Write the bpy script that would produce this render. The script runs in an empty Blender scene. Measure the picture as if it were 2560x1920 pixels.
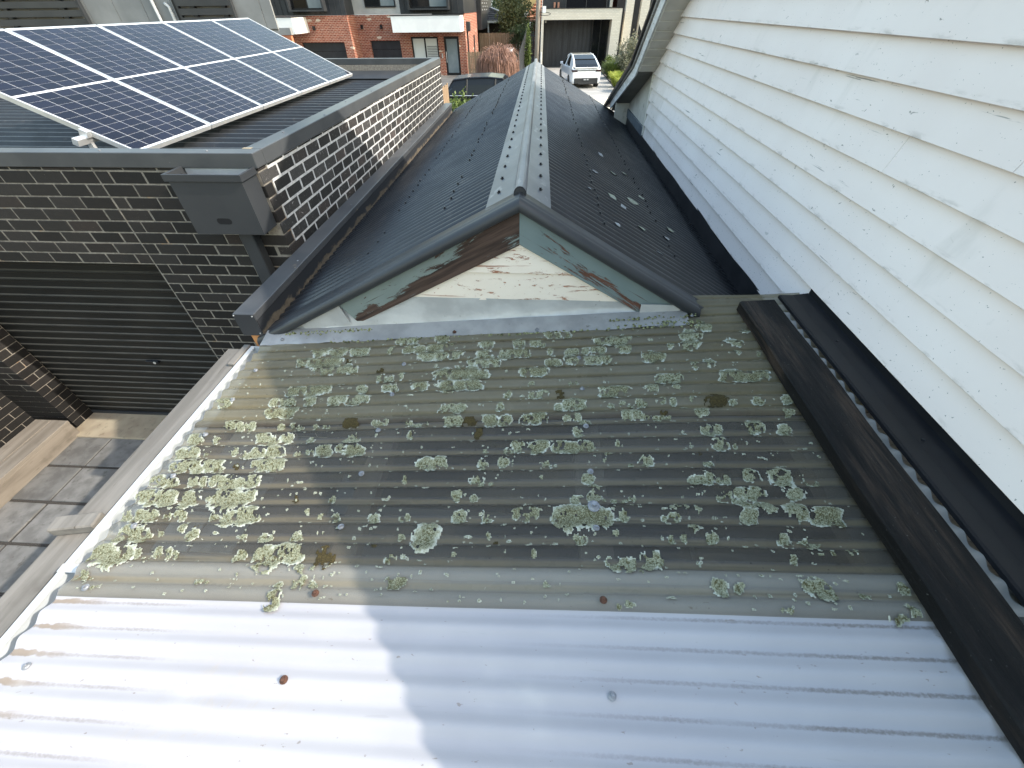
import bpy, bmesh, math, random
import numpy as np
from mathutils import Matrix, Vector
random.seed(7); RNG = np.random.default_rng(11)
R = math.radians
S = bpy.context.scene
COL = S.collection
H = 3.65                                   # eye height above the paving

# ------------------------------------------------------------------ camera, sky, sun, exposure
cam_d = bpy.data.cameras.new('camera'); cam = bpy.data.objects.new('camera', cam_d); COL.objects.link(cam)
cam_d.sensor_width = 36.0; cam_d.lens = 14.1006; cam_d.clip_start = 0.05; cam_d.clip_end = 1500
CM = ((0.99827612, 0.03296778, -0.04855842), (0.0579341, -0.68605228, 0.72524196), (-0.00940399, -0.72680492, -0.68677957))
cam.matrix_world = Matrix(((CM[0][0], -CM[0][1], -CM[0][2], 0), (CM[1][0], -CM[1][1], -CM[1][2], 0), (CM[2][0], -CM[2][1], -CM[2][2], H), (0, 0, 0, 1)))
S.camera = cam
SUN = Vector((1.0, -0.10, 0.788)).normalized()          # direction towards the sun
el = math.asin(SUN.z); az = math.atan2(SUN.x, SUN.y)
W = bpy.data.worlds.new('World'); S.world = W; W.use_nodes = True
wn = W.node_tree; bg = wn.nodes['Background']
sky = wn.nodes.new('ShaderNodeTexSky'); sky.sky_type = 'NISHITA'; sky.sun_disc = False
sky.sun_elevation = el; sky.sun_rotation = az; sky.air_density = 2.0; sky.dust_density = 2.4; sky.ozone_density = 0.9
wn.links.new(sky.outputs[0], bg.inputs[0]); bg.inputs[1].default_value = 0.15
sl = bpy.data.lights.new('sun', 'SUN'); sl.energy = 2.0; sl.angle = R(0.55); sl.color = (1.0, 0.93, 0.82)
so = bpy.data.objects.new('sun', sl); COL.objects.link(so); so.rotation_euler = SUN.to_track_quat('Z', 'Y').to_euler(); so.location = SUN * 60
vs = S.view_settings; vs.view_transform = 'Standard'; vs.look = 'None'; vs.gamma = 1.0; vs.use_curve_mapping = False; vs.exposure = 1.6
S.cycles.use_denoising = True; S.cycles.max_bounces = 8; S.cycles.transparent_max_bounces = 12

# ------------------------------------------------------------------ materials
class N:
    def __init__(s, name):
        s.m = bpy.data.materials.new(name); s.m.use_nodes = True; s.t = s.m.node_tree; s.p = s.t.nodes['Principled BSDF']; s.out = s.t.nodes['Material Output']
    def n(s, typ, **k):
        x = s.t.nodes.new('ShaderNode' + typ)
        for a, b in k.items(): setattr(x, a, b)
        return x
    def set(s, inp, v):
        if hasattr(v, 'is_output') or isinstance(v, bpy.types.NodeSocket): s.t.links.new(v, inp)
        else:
            if isinstance(v, (tuple, list)) and len(v) == 3 and inp.type == 'RGBA': v = (*v, 1)
            inp.default_value = v
    def coord(s, c='W', stretch=(1, 1, 1)):
        o = s.n('NewGeometry').outputs['Position'] if c == 'W' else s.n('TexCoord').outputs['Object']
        if tuple(stretch) != (1, 1, 1):
            mp = s.n('Mapping'); s.t.links.new(o, mp.inputs[0]); mp.inputs['Scale'].default_value = stretch; o = mp.outputs[0]
        return o
    def noise(s, scale, v, detail=5, rough=.55, dist=0):
        x = s.n('TexNoise'); s.t.links.new(v, x.inputs['Vector']); x.inputs['Scale'].default_value = scale; x.inputs['Detail'].default_value = detail
        x.inputs['Roughness'].default_value = rough; x.inputs['Distortion'].default_value = dist; return x.outputs[0]
    def voro(s, scale, v, out='Distance', feat='F1'):
        x = s.n('TexVoronoi', feature=feat); s.t.links.new(v, x.inputs['Vector']); x.inputs['Scale'].default_value = scale; return x.outputs[out]
    def ramp(s, f, lo, hi, a=0., b=1.):
        x = s.n('MapRange'); x.interpolation_type = 'SMOOTHSTEP' if lo < hi else 'LINEAR'; s.set(x.inputs[0], f); x.inputs[1].default_value = lo; x.inputs[2].default_value = hi; x.inputs[3].default_value = a; x.inputs[4].default_value = b; return x.outputs[0]
    def math(s, op, a, b=0.):
        x = s.n('Math', operation=op); s.set(x.inputs[0], a); s.set(x.inputs[1], b); return x.outputs[0]
    def mix(s, f, a, b, blend='MIX'):
        x = s.n('Mix', data_type='RGBA', blend_type=blend); s.set(x.inputs[0], f); s.set(x.inputs[6], a); s.set(x.inputs[7], b); return x.outputs[2]
    def xyz(s, v):
        x = s.n('SeparateXYZ'); s.t.links.new(v, x.inputs[0]); return x.outputs
    def bump(s, h, st=.3, dist=.01):
        x = s.n('Bump'); x.inputs['Strength'].default_value = st; x.inputs['Distance'].default_value = dist; s.set(x.inputs['Height'], h); s.t.links.new(x.outputs[0], s.p.inputs['Normal'])
    def fin(s, col, rough=.6, metal=0., spec=.5, coat=0., alpha=None):
        s.set(s.p.inputs['Base Color'], col); s.set(s.p.inputs['Roughness'], rough); s.set(s.p.inputs['Metallic'], metal)
        s.p.inputs['Specular IOR Level'].default_value = spec; s.p.inputs['Coat Weight'].default_value = coat; s.p.inputs['Coat Roughness'].default_value = .08
        return s.m

def mat(name, a, b=None, sc=6., st=(1, 1, 1), co='W', rough=.6, metal=0., spec=.5, bump=0., bs=80., bd=.004, lo=.35, hi=.65, layers=(), rnd=0., coat=0.):
    n = N(name); v = n.coord(co, st)
    c = n.mix(n.ramp(n.noise(sc, v, 6), lo, hi), a, b if b else a)
    for (lc, ls, lst, l0, l1) in layers:
        vv = n.coord(co, lst); c = n.mix(n.ramp(n.noise(ls, vv, 7, .62), l0, l1), c, lc)
    if rnd:
        oi = n.n('ObjectInfo'); c = n.mix(1.0, c, n.ramp(oi.outputs['Random'], 0, 1, 1 - rnd, 1 + rnd), 'MULTIPLY')
    if bump: n.bump(n.noise(bs, v, 4), bump, bd)
    return n.fin(c, rough, metal, spec, coat)

MT = {}
def roof_mat(name, a, b, sheen=.33):
    n = N(name); v = n.coord(); c = n.mix(n.ramp(n.noise(1.3, v, 6), .35, .7), a, b)
    c = n.mix(n.ramp(n.noise(90, v, 3), .72, .8), c, (.16, .16, .155))
    c = n.mix(n.ramp(n.noise(9, n.coord('W', (1, .35, 1)), 6), .6, .78, 0, .5), c, (.09, .08, .068))
    n.bump(n.noise(35, v, 3), .08, .003)
    return n.fin(c, n.ramp(n.noise(5, v, 4), .3, .7, sheen, sheen + .16), 0., .5)
MT['dark_roof'] = roof_mat('charcoal_roof_paint', (.018, .0195, .0225), (.029, .031, .034))
MT['deck'] = roof_mat('garage_deck_paint', (.013, .014, .0165), (.021, .022, .025), .4)
MT['cap'] = mat('slate_capping_paint', (.048, .052, .057), (.068, .072, .076), 3, rough=.38, layers=(((.28, .27, .25), 40, (1, 1, 1), .7, .78),), bump=.05, bs=25)
MT['ridge'] = mat('ridge_cap_paint', (.11, .118, .13), (.16, .168, .18), 2.5, rough=.42, layers=(((.33, .33, .33), 14, (1, .4, 1), .58, .75), ((.09, .085, .08), 20, (1, 1, 1), .66, .75)), bump=.12, bs=18, bd=.006)
MT['gcap'] = mat('gutter_capping_paint', (.05, .053, .058), (.068, .071, .075), 4, rough=.36, layers=(((.30, .24, .17), 22, (1, .5, 1), .66, .72), ((.2, .2, .19), 60, (1, 1, 1), .7, .76)))
def gin():
    n = N('gutter_inner_face'); v = n.coord(); x = n.xyz(v)
    low = n.ramp(x[2], 2.30, 2.185)
    nz = n.noise(16, n.coord('W', (1, .6, 1)), 6)
    f = n.ramp(n.math('ADD', n.math('MULTIPLY', low, .42), n.math('MULTIPLY', nz, .62)), .60, .68)
    c = n.mix(f, (.022, .024, .028), n.mix(n.noise(50, v), (.05, .038, .026), (.19, .16, .12)))
    return n.fin(c, .5)
MT['gutter_inner'] = gin()
MT['grey_metal'] = mat('charcoal_smooth_paint', (.030, .033, .038), (.040, .043, .047), 2, rough=.42, spec=.4)
MT['black_metal'] = mat('black_metal', (.0055, .0062, .0085), (.010, .011, .014), 3, rough=.42, spec=.35)
MT['screw'] = mat('dark_screw', (.02, .021, .025), rough=.4, metal=.3)
MT['zinc'] = mat('zinc_screw', (.20, .21, .23), (.30, .31, .33), 60, rough=.55, metal=.4)
MT['rust'] = mat('rusty_screw', (.06, .026, .016), (.11, .05, .03), 120, rough=.85)
MT['galv'] = mat('galvanised_flashing', (.43, .43, .425), (.55, .55, .54), 5, rough=.38, metal=.15, layers=(((.22, .21, .20), 25, (1, 1, 1), .64, .74), ((.6, .6, .6), 70, (1, 1, 1), .7, .74)), bump=.5, bs=13, bd=.012)
MT['white_gutter'] = mat('white_gutter_paint', (.50, .52, .53), (.44, .46, .47), 4, rough=.4)
MT['galv_dark'] = mat('weathered_metal_apron', (.25, .25, .25), (.34, .34, .335), 6, rough=.45, metal=.1, layers=(((.14, .13, .12), 25, (1, 1, 1), .62, .74), ((.45, .45, .45), 70, (1, 1, 1), .7, .74)), bump=.35, bs=11, bd=.012)
def brickmat(name, a, b, smear, lo, hi, bmp=.5):
    n = N(name); v = n.coord(); c = n.mix(n.noise(30, v, 6), a, b)
    c = n.mix(n.ramp(n.noise(26, n.coord('W', (1, .7, .7)), 9, .75, 1.2), lo, hi), c, smear)
    c = n.mix(n.ramp(n.noise(150, v, 3), .69, .74), c, smear)
    oi = n.n('ObjectInfo'); c = n.mix(1.0, c, n.ramp(oi.outputs['Random'], 0, 1, .5, 1.65), 'MULTIPLY'); c = n.mix(n.ramp(n.math('FRACT', n.math('MULTIPLY', oi.outputs['Random'], 37.)), .6, 1., 0, .35), c, n.mix(1.0, c, (1.6, 1.05, .85), 'MULTIPLY'))
    n.bump(n.noise(120, v, 5), bmp, .004)
    return n.fin(c, .75, 0, .4)
MT['brick'] = brickmat('dark_brick', (.0085, .0075, .0072), (.019, .016, .0145), (.10, .09, .08), .68, .80)
MT['brick_side'] = brickmat('smeared_dark_brick', (.018, .0175, .0175), (.038, .037, .036), (.42, .42, .41), .58, .74)
MT['mortar'] = mat('tan_mortar', (.17, .15, .125), (.26, .235, .20), 40, rough=.9, bump=.4, bs=200, layers=(((.33, .2, .1), 4, (1, 1, 1), .6, .75),))
MT['mortar_side'] = mat('white_mortar', (.42, .42, .42), (.60, .60, .595), 30, rough=.9, bump=.4, bs=200)
MT['concrete'] = mat('concrete', (.30, .28, .25), (.42, .39, .35), 3, rough=.85, bump=.3, bs=150, layers=(((.14, .125, .11), 9, (1, 1, 1), .58, .75),))
MT['paver'] = mat('weathered_paver', (.10, .096, .09), (.155, .15, .142), 7, rough=.9, bump=.4, bs=160, layers=(((.07, .065, .058), 13, (1, 1, 1), .56, .74), ((.26, .25, .23), 140, (1, 1, 1), .68, .74)), rnd=.15)
MT['sill'] = mat('worn_concrete_sill', (.26, .21, .15), (.33, .28, .20), 5, rough=.9, bump=.3, bs=120, layers=(((.2, .16, .11), 14, (1, 1, 1), .56, .72),))
MT['soil'] = mat('dark_joint_gravel', (.02, .018, .015), (.06, .052, .045), 160, rough=1, bump=.8, bs=140)
MT['asphalt'] = mat('ground_asphalt', (.09, .088, .085), (.13, .128, .122), 1.2, rough=.9, bump=.3, bs=90)
MT['driveway'] = mat('driveway_concrete', (.26, .25, .235), (.36, .35, .33), .8, st=(1, 2.2, 1), rough=.85, layers=(((.15, .145, .14), 2.2, (1, 2.5, 1), .56, .72),))
def wood(name, a, b, dark, long='x', rough=.8, co='O', cracks=.62):
    n = N(name); st = {'x': (.08, 1, 1), 'y': (1, .08, 1), 'z': (1, 1, .08)}[long]
    v = n.coord(co, st); c = n.mix(n.ramp(n.noise(14, v, 8, .6, .6), .3, .7), a, b)
    c = n.mix(n.ramp(n.noise(60, v, 6, .7), cracks, cracks + .1), c, dark)
    c = n.mix(n.ramp(n.noise(5, n.coord(co), 4), .55, .75, 0, .5), c, dark)
    n.bump(n.noise(45, v, 7, .65), .5, .004)
    return n.fin(c, rough, 0, .35)
MT['grey_wood'] = wood('weathered_grey_timber', (.13, .12, .107), (.21, .195, .175), (.07, .06, .05), 'y', .85, 'W')
def charred():
    n = N('blackened_timber'); v = n.coord('W', (1, .06, 1)); c = n.mix(n.ramp(n.noise(16, v, 8, .65, .5), .3, .7), (.0022, .0024, .0032), (.0065, .006, .006))
    worn = n.math('MULTIPLY', n.ramp(n.noise(3.6, n.coord('W', (2.2, .4, 1)), 6), .45, .60), n.ramp(n.noise(40, v, 8, .75), .40, .62)); c = n.mix(n.math('MULTIPLY', worn, .7), c, (.060, .041, .030))
    c = n.mix(n.ramp(n.noise(9, n.coord('W', (1, .05, 1)), 3, .4), .60, .615), c, (.0012, .0012, .0014))
    c = n.mix(n.ramp(n.noise(120, n.coord(), 2), .73, .77), c, (.12, .12, .11)); k = n.noise(22, v, 8, .7); n.bump(k, .9, .01)
    return n.fin(c, n.ramp(k, .3, .7, .45, .8), 0, .25)
MT['black_wood'] = charred()
MT['orange_wood'] = wood('fresh_cut_timber', (.50, .20, .07), (.62, .30, .12), (.3, .11, .04), 'z', .7, 'W')
MT['step_wood'] = wood('worn_decking', (.14, .118, .095), (.215, .185, .152), (.08, .065, .05), 'y', .8, 'W')
MT['batten'] = wood('pine_batten', (.055, .048, .042), (.085, .075, .064), (.03, .026, .022), 'y', .8, 'W')
MT['gloom'] = mat('under_roof_shade_tone', (.016, .015, .014), (.024, .022, .02), 2, rough=.9)  # near-black colour paints in the shade below the translucent sheets
def whiteboard():
    n = N('white_weatherboard_paint'); v = n.coord(); x = n.xyz(v)
    c = n.mix(n.ramp(n.noise(1.6, v, 5), .35, .7), (.82, .755, .74), (.86, .80, .785))
    low = n.ramp(x[2], 2.95, 2.2); near = n.ramp(x[1], 7.2, 2.0)
    k = n.math('ADD', .70, n.math('MULTIPLY', low, -.03))
    sp = n.noise(105, n.coord('W', (1, .8, 1)), 3, .5)
    c = n.mix(n.ramp(n.math('SUBTRACT', sp, k), .012, .03, 0, .85), c, (.23, .235, .24))
    cr = n.noise(26, n.coord('W', (1, .05, 1.6)), 5, .6); msk = n.ramp(n.noise(1.7, v, 2), .55, .66)
    c = n.mix(n.math('MULTIPLY', n.ramp(cr, .64, .67), n.math('MULTIPLY', msk, .8)), c, (.16, .165, .17))
    big = n.noise(8, v, 5, .6, .5)
    c = n.mix(n.math('MULTIPLY', n.ramp(big, .70, .73), n.math('MULTIPLY', low, .75)), c, (.30, .32, .29))
    c = n.mix(n.ramp(n.noise(5, n.coord('W', (1, 1, .25)), 5), .6, .8, 0, .3), c, (.45, .43, .40))
    far = n.ramp(x[1], 5.2, 7.0, 0, .55); c = n.mix(n.math('MULTIPLY', far, n.ramp(n.noise(2.5, v, 4), .3, .7)), c, (.52, .48, .41))
    chip = n.math('MULTIPLY', n.ramp(n.noise(34, n.coord('W', (1, .45, 1)), 6, .6, .6), .665, .68), n.ramp(n.noise(1.1, v, 3), .44, .58)); c = n.mix(n.math('MULTIPLY', chip, .9), c, (.27, .255, .24))
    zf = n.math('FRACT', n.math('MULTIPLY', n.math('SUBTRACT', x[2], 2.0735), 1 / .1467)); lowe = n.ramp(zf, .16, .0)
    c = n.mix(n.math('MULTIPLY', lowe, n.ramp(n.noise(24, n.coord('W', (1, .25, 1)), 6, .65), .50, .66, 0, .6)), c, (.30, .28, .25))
    n.bump(n.math('ADD', n.noise(20, n.coord('W', (1, .12, 1)), 6), n.math('MULTIPLY', chip, -1.2)), .22, .004)
    return n.fin(c, .6, 0, .3)
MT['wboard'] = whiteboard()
MT['trim'] = mat('cream_trim_paint', (.62, .60, .54), (.70, .68, .62), 4, rough=.6, layers=(((.3, .26, .2), 18, (1, 1, .3), .62, .75),))
MT['old_white'] = wood('weathered_white_board', (.50, .50, .50), (.72, .73, .74), (.22, .2, .19), 'y', .75, 'W', .6)
MT['barge_grey'] = wood('bare_grey_board', (.24, .23, .225), (.36, .35, .34), (.10, .095, .09), 'y', .85, 'W', .58)
MT['soffit'] = mat('soffit_paint', (.50, .48, .43), (.60, .58, .53), 3, rough=.7, layers=(((.3, .27, .22), 10, (1, 1, 1), .58, .78),))
def peel(name, p1, p2, wd1, wd2, lo, hi, st=(.10, 1, 1), sc=9., bias=None):
    n = N(name); v = n.coord('O', st); c = n.mix(n.noise(6, n.coord('O'), 5), p1, p2)
    w_ = n.mix(n.ramp(n.noise(40, n.coord('O', (.06, 1, 1)), 7, .65), .3, .7), wd1, wd2)
    f = n.noise(sc, v, 11, .74, .7)
    if bias: f = n.math('ADD', f, n.ramp(n.xyz(n.coord('O'))[bias[0]], bias[1], bias[2], 0., bias[3]))
    k = n.ramp(f, lo, hi); k = n.math('MAXIMUM', k, n.ramp(n.noise(sc * 4.2, n.coord('O', (st[0] * 2.2, 1, 1)), 5, .6), .66, .69)); c = n.mix(k, c, w_)
    c = n.mix(n.math('MULTIPLY', n.ramp(n.noise(55, n.coord('O', (.04, 1, 1)), 5), .63, .67), .7), c, wd1)
    n.bump(n.math('ADD', n.math('MULTIPLY', k, -.8), n.math('MULTIPLY', n.noise(50, n.coord('O', (.05, 1, 1)), 6), .5)), .55, .004)
    return n.fin(c, .75, 0, .35)
MT['peel_green_l'] = peel('peeling_blue_green_paint_left', (.15, .19, .185), (.23, .27, .255), (.026, .0165, .013), (.10, .064, .05), .525, .545, (.16, 1, 1), 5.5, (0, .25, 1.05, .10))
MT['peel_green_r'] = peel('peeling_blue_green_paint_right', (.14, .19, .195), (.21, .26, .26), (.075, .032, .021), (.18, .085, .058), .56, .58, (.16, 1, 1), 7)
MT['peel_cream'] = peel('flaking_cream_paint', (.83, .72, .60), (.90, .82, .72), (.36, .15, .085), (.50, .26, .17), .572, .59, (.22, 1, 1), 19)
MT['glass'] = mat('dark_glass', (.008, .009, .011), rough=.08, spec=.35)
MT['pale_glass'] = mat('pale_glass', (.16, .20, .22), (.22, .26, .28), 1, rough=.12, spec=.6)
MT['blind'] = mat('white_blind', (.62, .64, .63), rough=.6)
MT['render_white'] = mat('white_render', (.74, .75, .75), (.79, .80, .79), 2, rough=.7)
MT['render_grey'] = mat('grey_render', (.36, .36, .355), (.42, .42, .41), 2, rough=.75)
MT['panel_grey'] = mat('grey_wall_panel', (.20, .205, .205), (.25, .255, .255), 1.5, rough=.7)
MT['clad_dark'] = mat('dark_standing_seam', (.017, .019, .023), (.027, .029, .034), 2, rough=.45)
def bricktex(name, c1, c2, mo, sc, pale=None, axis='x'):
    n = N(name); x = n.xyz(n.coord()); cb = n.n('CombineXYZ')
    h = n.math('ADD', x[0], x[1]); n.t.links.new(h, cb.inputs[0]); n.t.links.new(x[2], cb.inputs[1])
    b = n.n('TexBrick'); n.t.links.new(cb.outputs[0], b.inputs['Vector']); b.inputs['Scale'].default_value = sc; b.inputs['Mortar Size'].default_value = .012
    b.inputs['Brick Width'].default_value = .24; b.inputs['Row Height'].default_value = .086; b.inputs['Color1'].default_value = (*c1, 1); b.inputs['Color2'].default_value = (*c2, 1); b.inputs['Mortar'].default_value = (*mo, 1); b.inputs['Bias'].default_value = -.1
    c = b.outputs['Color']
    if pale: 
        vv = n.n('Mapping'); n.t.links.new(cb.outputs[0], vv.inputs[0]); vv.inputs['Scale'].default_value = (3.6, 10.5, 1)
        c = n.mix(n.ramp(n.voro(1.0, vv.outputs[0], 'Color'), .87, .9), c, pale)
    c = n.mix(n.ramp(n.noise(3, n.coord(), 4), .4, .7, 0, .3), c, c1)
    return n.fin(c, .85)
MT['red_brick'] = bricktex('recycled_red_brick', (.19, .040, .022), (.33, .085, .045), (.46, .33, .25), 1.0, (.62, .54, .44))
MT['cream_brick'] = bricktex('cream_brick', (.60, .56, .47), (.68, .64, .55), (.52, .49, .42), 1.0)
MT['paling'] = wood('paling_fence', (.17, .115, .07), (.30, .215, .14), (.09, .06, .04), 'z', .85, 'W')
MT['pole'] = wood('weathered_pole', (.20, .175, .15), (.31, .28, .24), (.11, .09, .075), 'z', .85, 'W')
MT['tile_dark'] = mat('dark_roof_tile', (.05, .054, .06), (.09, .094, .10), 4, rough=.5)
MT['tile_red'] = mat('terracotta_tile', (.36, .14, .07), (.47, .22, .12), 3, rough=.8)
MT['car_white'] = mat('white_car_paint', (.80, .81, .82), rough=.2, coat=.6)
MT['car_black'] = mat('black_car_paint', (.006, .007, .011), rough=.3, coat=.25, spec=.3)
MT['tyre'] = mat('tyre_rubber', (.012, .012, .013), rough=.8)
MT['plastic'] = mat('black_plastic', (.016, .017, .019), rough=.55)
MT['rim'] = mat('dark_alloy', (.08, .085, .09), rough=.35, metal=.7)
MT['lamp_red'] = mat('red_lamp_lens', (.14, .012, .012), rough=.15)
MT['lamp_dark'] = mat('smoked_lamp_lens', (.03, .012, .014), rough=.12)
MT['plate'] = mat('number_plate', (.02, .022, .03), rough=.5)
MT['pale'] = mat('pale_marks', (.36, .37, .37), rough=.7)
MT['alu'] = mat('anodised_aluminium', (.62, .63, .64), (.72, .73, .73), 8, rough=.33, metal=.55)
MT['backsheet'] = mat('panel_backsheet', (.70, .71, .72), rough=.18, spec=.5)
def cell():
    n = N('solar_cell'); x = n.xyz(n.coord('O')); f = n.math('FRACT', n.math('MULTIPLY', x[0], 62.0))
    c = n.mix(n.ramp(f, .88, .94, 0, .35), (.006, .0065, .015), (.07, .07, .09))
    oi = n.n('ObjectInfo'); c = n.mix(1.0, c, n.ramp(oi.outputs['Random'], 0, 1, .8, 1.25), 'MULTIPLY')
    return n.fin(c, .10, 0, .13)
MT['cell'] = cell()
def leafm(name, a, b):
    n = N(name); oi = n.noise(9, n.coord(), 2); c = n.mix(n.ramp(oi, .3, .7), a, b)
    d = n.n('BsdfTranslucent'); n.set(d.inputs[0], c); m = n.n('MixShader'); m.inputs[0].default_value = .3
    n.fin(c, .55, 0, .35); n.t.links.new(n.p.outputs[0], m.inputs[1]); n.t.links.new(d.outputs[0], m.inputs[2]); n.t.links.new(m.outputs[0], n.out.inputs[0]); return n.m
MT['leaf_green'] = leafm('leaf_green', (.06, .10, .025), (.17, .22, .06))
MT['leaf_olive'] = leafm('leaf_olive', (.10, .115, .04), (.25, .25, .11))
MT['leaf_dark'] = leafm('leaf_dark', (.025, .045, .02), (.06, .09, .035))
MT['leaf_lime'] = leafm('leaf_lime', (.17, .22, .03), (.34, .38, .06))
MT['leaf_silver'] = leafm('leaf_silver', (.12, .13, .085), (.30, .30, .21))
MT['twig'] = mat('brown_twigs', (.16, .085, .06), (.30, .18, .14), 3, rough=.9)
MT['bark'] = mat('bark', (.10, .08, .06), (.18, .15, .12), 12, rough=.95)

# wavelength and phase of the corrugated sheets of the low roof: crest lines run along X
WL = 0.0762; PH = 0.214; AMP = 0.0085
def rz(x): return H - 1.344 + .09 * x
def cz(x, y, off=0.): return rz(x) + off + AMP * math.cos(2 * math.pi * (y - PH) / WL)
def vphase(n, x):                       # 1 in the valleys of the corrugation, 0 on the crests
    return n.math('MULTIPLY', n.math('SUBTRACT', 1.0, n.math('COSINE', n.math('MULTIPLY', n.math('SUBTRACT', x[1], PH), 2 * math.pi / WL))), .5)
def white_sheet():
    n = N('white_painted_iron'); v = n.coord(); x = n.xyz(v); c = n.mix(n.ramp(n.noise(2, v, 5), .3, .7), (.385, .375, .395), (.425, .415, .43))
    vp = vphase(n, x); lr = n.math('ABSOLUTE', n.math('SUBTRACT', x[0], -.45))
    side = n.ramp(lr, .35, 1.15, .03, .85)
    g = n.noise(150, n.coord('W', (.8, 1, 1)), 6, .75)
    dl = n.math('MULTIPLY', n.math('MULTIPLY', n.ramp(n.math('ADD', vp, n.math('MULTIPLY', n.math('SUBTRACT', g, .5), .22)), .93, 1.02), side), n.ramp(n.noise(3, n.coord('W', (1, .3, 1)), 4), .25, .6, .25, .95))
    c = n.mix(dl, c, (.17, .145, .125))
    le = n.math('MULTIPLY', n.ramp(x[0], -1.42, -1.58), n.ramp(n.math('ADD', vp, n.math('MULTIPLY', n.noise(22, v, 5), .7)), 1.18, 1.3)); c = n.mix(le, c, (.26, .215, .175))
    # scuffed, worn area left of the middle
    d = n.n('VectorMath', operation='DISTANCE'); n.t.links.new(v, d.inputs[0]); d.inputs[1].default_value = (-.86, .08, 2.23)
    sc_ = n.math('MULTIPLY', n.ramp(d.outputs['Value'], .30, .05), n.ramp(n.noise(16, n.coord('W', (1, .6, 1)), 9, .7, 1.0), .48, .68)); c = n.mix(n.math('MULTIPLY', sc_, .8), c, (.42, .375, .33))
    c = n.mix(n.ramp(n.noise(75, n.coord('W', (.5, 1, 1)), 3, .5), .70, .735, 0, .8), c, (.25, .22, .20))
    c = n.mix(n.math('MULTIPLY', n.ramp(n.noise(30, n.coord('W', (.05, 1, 1)), 3), .69, .71), .5), c, (.36, .35, .36))
    c = n.mix(n.ramp(n.noise(4, n.coord('W', (.7, 1, 1)), 6), .60, .78, 0, .4), c, (.52, .51, .49))
    n.bump(n.noise(300, v, 3), .2, .002)
    return n.fin(c, .75, 0, .2)
MT['white_sheet'] = white_sheet()
def translucent(name, a, b, valley, tr, edge_y):
    n = N(name); v = n.coord(); x = n.xyz(v); vp = vphase(n, x)
    c = n.mix(n.ramp(n.noise(2.2, n.coord('W', (.5, 1.5, 1)), 6), .3, .7), a, b)
    c = n.mix(n.ramp(n.noise(30, n.coord('W', (.15, 1, 1)), 5), .45, .75, 0, .35), c, valley)
    wob = n.math('MULTIPLY', n.noise(5, n.coord('W', (.6, 1, 1)), 5), .5)
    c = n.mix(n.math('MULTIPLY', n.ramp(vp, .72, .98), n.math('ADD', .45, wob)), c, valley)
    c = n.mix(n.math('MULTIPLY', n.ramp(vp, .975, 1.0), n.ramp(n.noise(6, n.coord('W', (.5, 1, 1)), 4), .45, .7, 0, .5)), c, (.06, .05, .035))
    ed = n.math('ABSOLUTE', n.math('SUBTRACT', x[1], edge_y)); nz = n.noise(9, n.coord('W', (.35, 1, 1)), 7, .65)
    e = n.math('MULTIPLY', n.ramp(n.math('ADD', ed, n.math('MULTIPLY', nz, .055)), .062, .022), .9); c = n.mix(e, c, (.055, .03, .022))
    c = n.mix(n.ramp(n.noise(60, v, 4), .70, .74, 0, .8), c, (.03, .03, .025))
    n.fin(c, n.ramp(n.noise(12, v, 4), .3, .7, .22, .4), 0, .5)
    n.bump(n.noise(140, v, 3), .06, .002)
    tp = n.n('BsdfTransparent'); tp.inputs[0].default_value = (.86, .86, .80, 1); tl = n.n('BsdfTranslucent'); n.set(tl.inputs[0], n.mix(.5, c, (.62, .60, .47)))
    m1 = n.n('MixShader'); m1.inputs[0].default_value = .42; n.t.links.new(n.p.outputs[0], m1.inputs[1]); n.t.links.new(tl.outputs[0], m1.inputs[2])
    m2 = n.n('MixShader'); n.set(m2.inputs[0], n.ramp(vp, .3, 1.0, tr, tr * .6)); n.t.links.new(m1.outputs[0], m2.inputs[1]); n.t.links.new(tp.outputs[0], m2.inputs[2]); n.t.links.new(m2.outputs[0], n.out.inputs[0])
    return n.m
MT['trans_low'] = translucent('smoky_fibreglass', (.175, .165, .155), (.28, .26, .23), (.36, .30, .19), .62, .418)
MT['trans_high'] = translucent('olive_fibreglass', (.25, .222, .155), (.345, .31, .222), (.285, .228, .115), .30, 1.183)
def lichen():
    n = N('pale_green_lichen'); v = n.coord(); at = n.n('Attribute', attribute_name='edge'); a = at.outputs['Color']; x = n.n('SeparateColor'); n.t.links.new(a, x.inputs[0])
    g = n.noise(260, v, 3, .7); g2 = n.noise(120, v, 3, .6)
    c = n.mix(n.ramp(g, .36, .64), (.16, .165, .10), (.40, .41, .30))
    c = n.mix(n.math('MULTIPLY', n.ramp(x.outputs[0], .34, .06), n.ramp(g2, .30, .5, .5, 1)), c, (.60, .62, .54))
    c = n.mix(n.math('MULTIPLY', n.ramp(g2, .50, .62), n.ramp(x.outputs[0], .25, .6)), c, (.085, .075, .032))
    c = n.mix(n.math('MULTIPLY', x.outputs[1], .8), c, n.mix(n.ramp(g, .45, .6), (.075, .065, .03), (.30, .30, .19)))
    c = n.mix(x.outputs[2], c, n.mix(n.ramp(g, .4, .65), (.04, .032, .016), (.11, .085, .035)))
    n.bump(n.noise(210, v, 4, .7), .9, .006)
    return n.fin(c, .95, 0, .15)
MT['lichen'] = lichen()

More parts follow.
